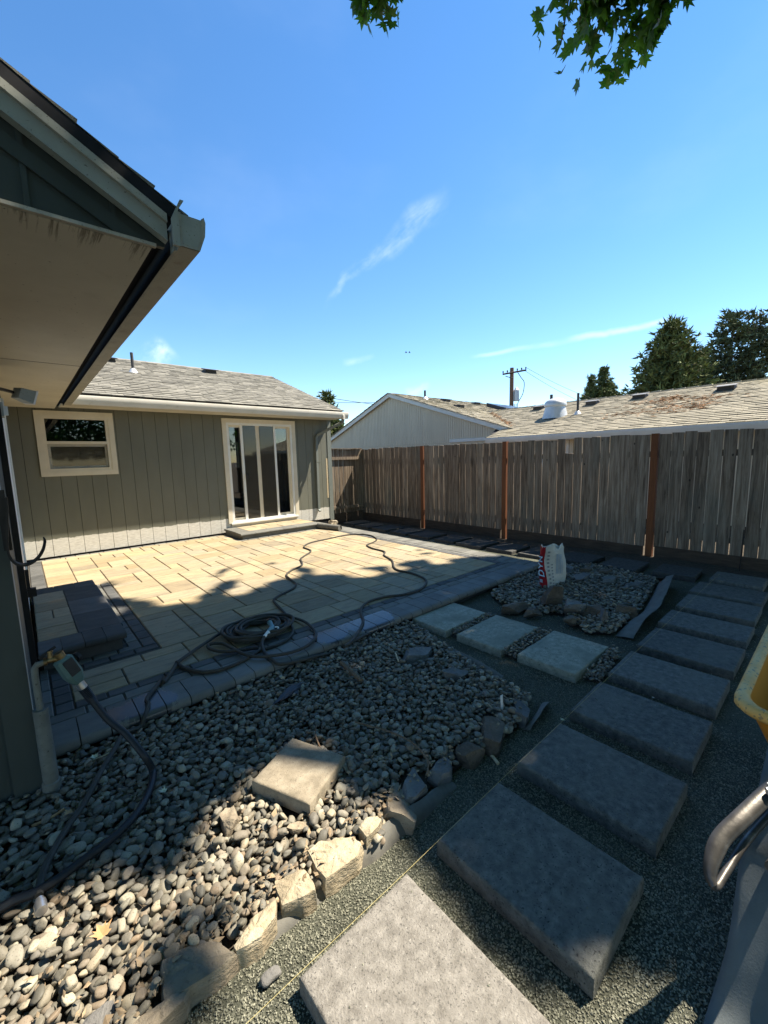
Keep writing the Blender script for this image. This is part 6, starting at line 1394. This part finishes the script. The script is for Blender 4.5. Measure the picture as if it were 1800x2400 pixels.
MB().tube(smoothline([(7.2, -1.4, 8.6), (6.3, .6, 8.4), (3.929,1.615,6.652)], 5), [.05 - .003 * i for i in range(11)], 8).build('limb', 'bark', maple, True)
MB().tube(smoothline([(6.4, .4, 9.8), (5.2, 2.2, 9.3), (2.562,2.859,6.468)], 5), [.05 - .003 * i for i in range(11)], 8).build('limb', 'bark', maple, True)

# ------------------------------------------------------------------ small litter
tagp = [(2.141,1.344,0),(2.174,1.369,0.045)]
tag(MB().hexa([(tagp[0][0] - .012, tagp[0][1], -.03), (tagp[0][0] + .012, tagp[0][1], -.03), (tagp[0][0] + .012, tagp[0][1] + .003, -.03), (tagp[0][0] - .012, tagp[0][1] + .003, -.03), (tagp[0][0] - .012, tagp[0][1] + .01, .085), (tagp[0][0] + .012, tagp[0][1] + .01, .085), (tagp[0][0] + .012, tagp[0][1] + .013, .085), (tagp[0][0] - .012, tagp[0][1] + .013, .085)]).build('plant_tag', 'white_tag'), 'white plastic plant tag stuck upright in the pebbles', 'tag')
def stick(pts_, r_, label, mat='stick'): tag(MB().tube(smoothline(pts_, 5), r_, 6).build('stick', mat, None, True), label, 'stick', 'sticks lying about')
stick([(1.853,1.303,-0.058),(1.814,1.223,-0.058),(1.773,1.137,-0.058)], .009, 'pale split wooden stick on the gravel by the pebble edge', 'bare_wood')
stick([(1.164,1.99,0.03),(1.113,1.913,0.03),(1.076,1.808,0.03)], .004, 'short bent twig above the lone concrete paver')
stick([(1.352,1.852,0.03),(1.439,1.653,0.03),(1.472,1.501,0.03),(1.452,1.388,0.03),(1.427,1.329,0.03),(1.36,1.278,0.03)], .005, 'long thin curved twig across the near pebbles')
stick([(1.724,2.516,0.025),(1.695,2.349,0.025),(1.67,2.194,0.025)], .016, 'thick brown bark splinter on pebbles below the hose coil')
stick([(2.123,2.325,0.03),(2.048,2.209,0.03)], .006, 'short pale twig left of the broad flat stone', 'bare_wood')
stick([(0.126,2.605,0.01),(0.205,2.604,0.012),(0.302,2.631,0.012)], .004, 'thin dry stalk under the patio edge near the pipe', 'bare_wood')
stick([(-0.128,2.31,0),(-0.06,2.308,0),(-0.012,2.326,0)], .006, 'orange-brown dry stick beside the house foundation', 'dry_leaf')
def leaf_on(p, s, rot, label, mat='dry_leaf'):
    q = LV.copy() * s; q[:, 2] = np.abs(q[:, 2]) * 1.2; me = npmesh('fallen_leaf', q, LF, mat, False); o = put('fallen_leaf', me, None, (p[0], p[1], p[2])); o.rotation_euler = (.15, .1, rot); tag(o, label, 'leaf', 'fallen leaves')
leaf_on((0.14,2.589,0.03), .05, .4, 'pale green fallen leaf under the patio edge', 'pale_leaf')
leaf_on((0.008,2.247,0.02), .06, 2, 'tan dry leaf on dark pebbles beside the riser pipe')
leaf_on((0.356,2.057,0.04), .05, 1, 'curled yellowish leaf on pebbles left of the concrete paver', 'pale_leaf')
leaf_on((0.043,1.536,0.04), .075, .3, 'crumpled brown leaf among sunlit pebbles')
leaf_on((2.386,1.068,-0.06), .045, 1.2, 'yellow-white leaf scrap on the gravel at the string', 'pale_leaf')
leaf_on((3.044,0.757,-0.055), .03, 1.0, 'small white leaf scrap between fourth and fifth slabs', 'white_tag')
leaf_on((4.443,0.379,-0.06), .05, .2, 'white leaf scrap on dark gravel at the right edge', 'white_tag')
leaf_on((0.853,2.748,0.03), .03, .2, 'small dark leaf at the bullnose edge')
# two birds far off in the sky
for i, (q, lb) in enumerate((((61.629,62.088,22.741), 'left of two tiny dark birds in the sky'), ((63.505,62.97,23.183), 'right of two tiny dark birds in the sky'))):
    q = Vector(q); m_ = MB(); m_.tube([q - ra * .22, q - ra * .08, q + ra * .12, q + ra * .25], [.02, .08, .07, .01], 8)
    for s_ in (1, -1): m_.add([q + ra * .1, q - ra * .08, q - ra * .12 + fa * s_ * .5 + Vector((0, 0, .14)), q + ra * .02 + fa * s_ * .45 + Vector((0, 0, .16)), q + ra * .01 + fa * s_ * .2 + Vector((0, 0, .10))], [(0, 1, 2, 3), (0, 3, 4)])
    tag(m_.build('bird', 'wire', None, True), lb, 'bird', 'birds in the sky')
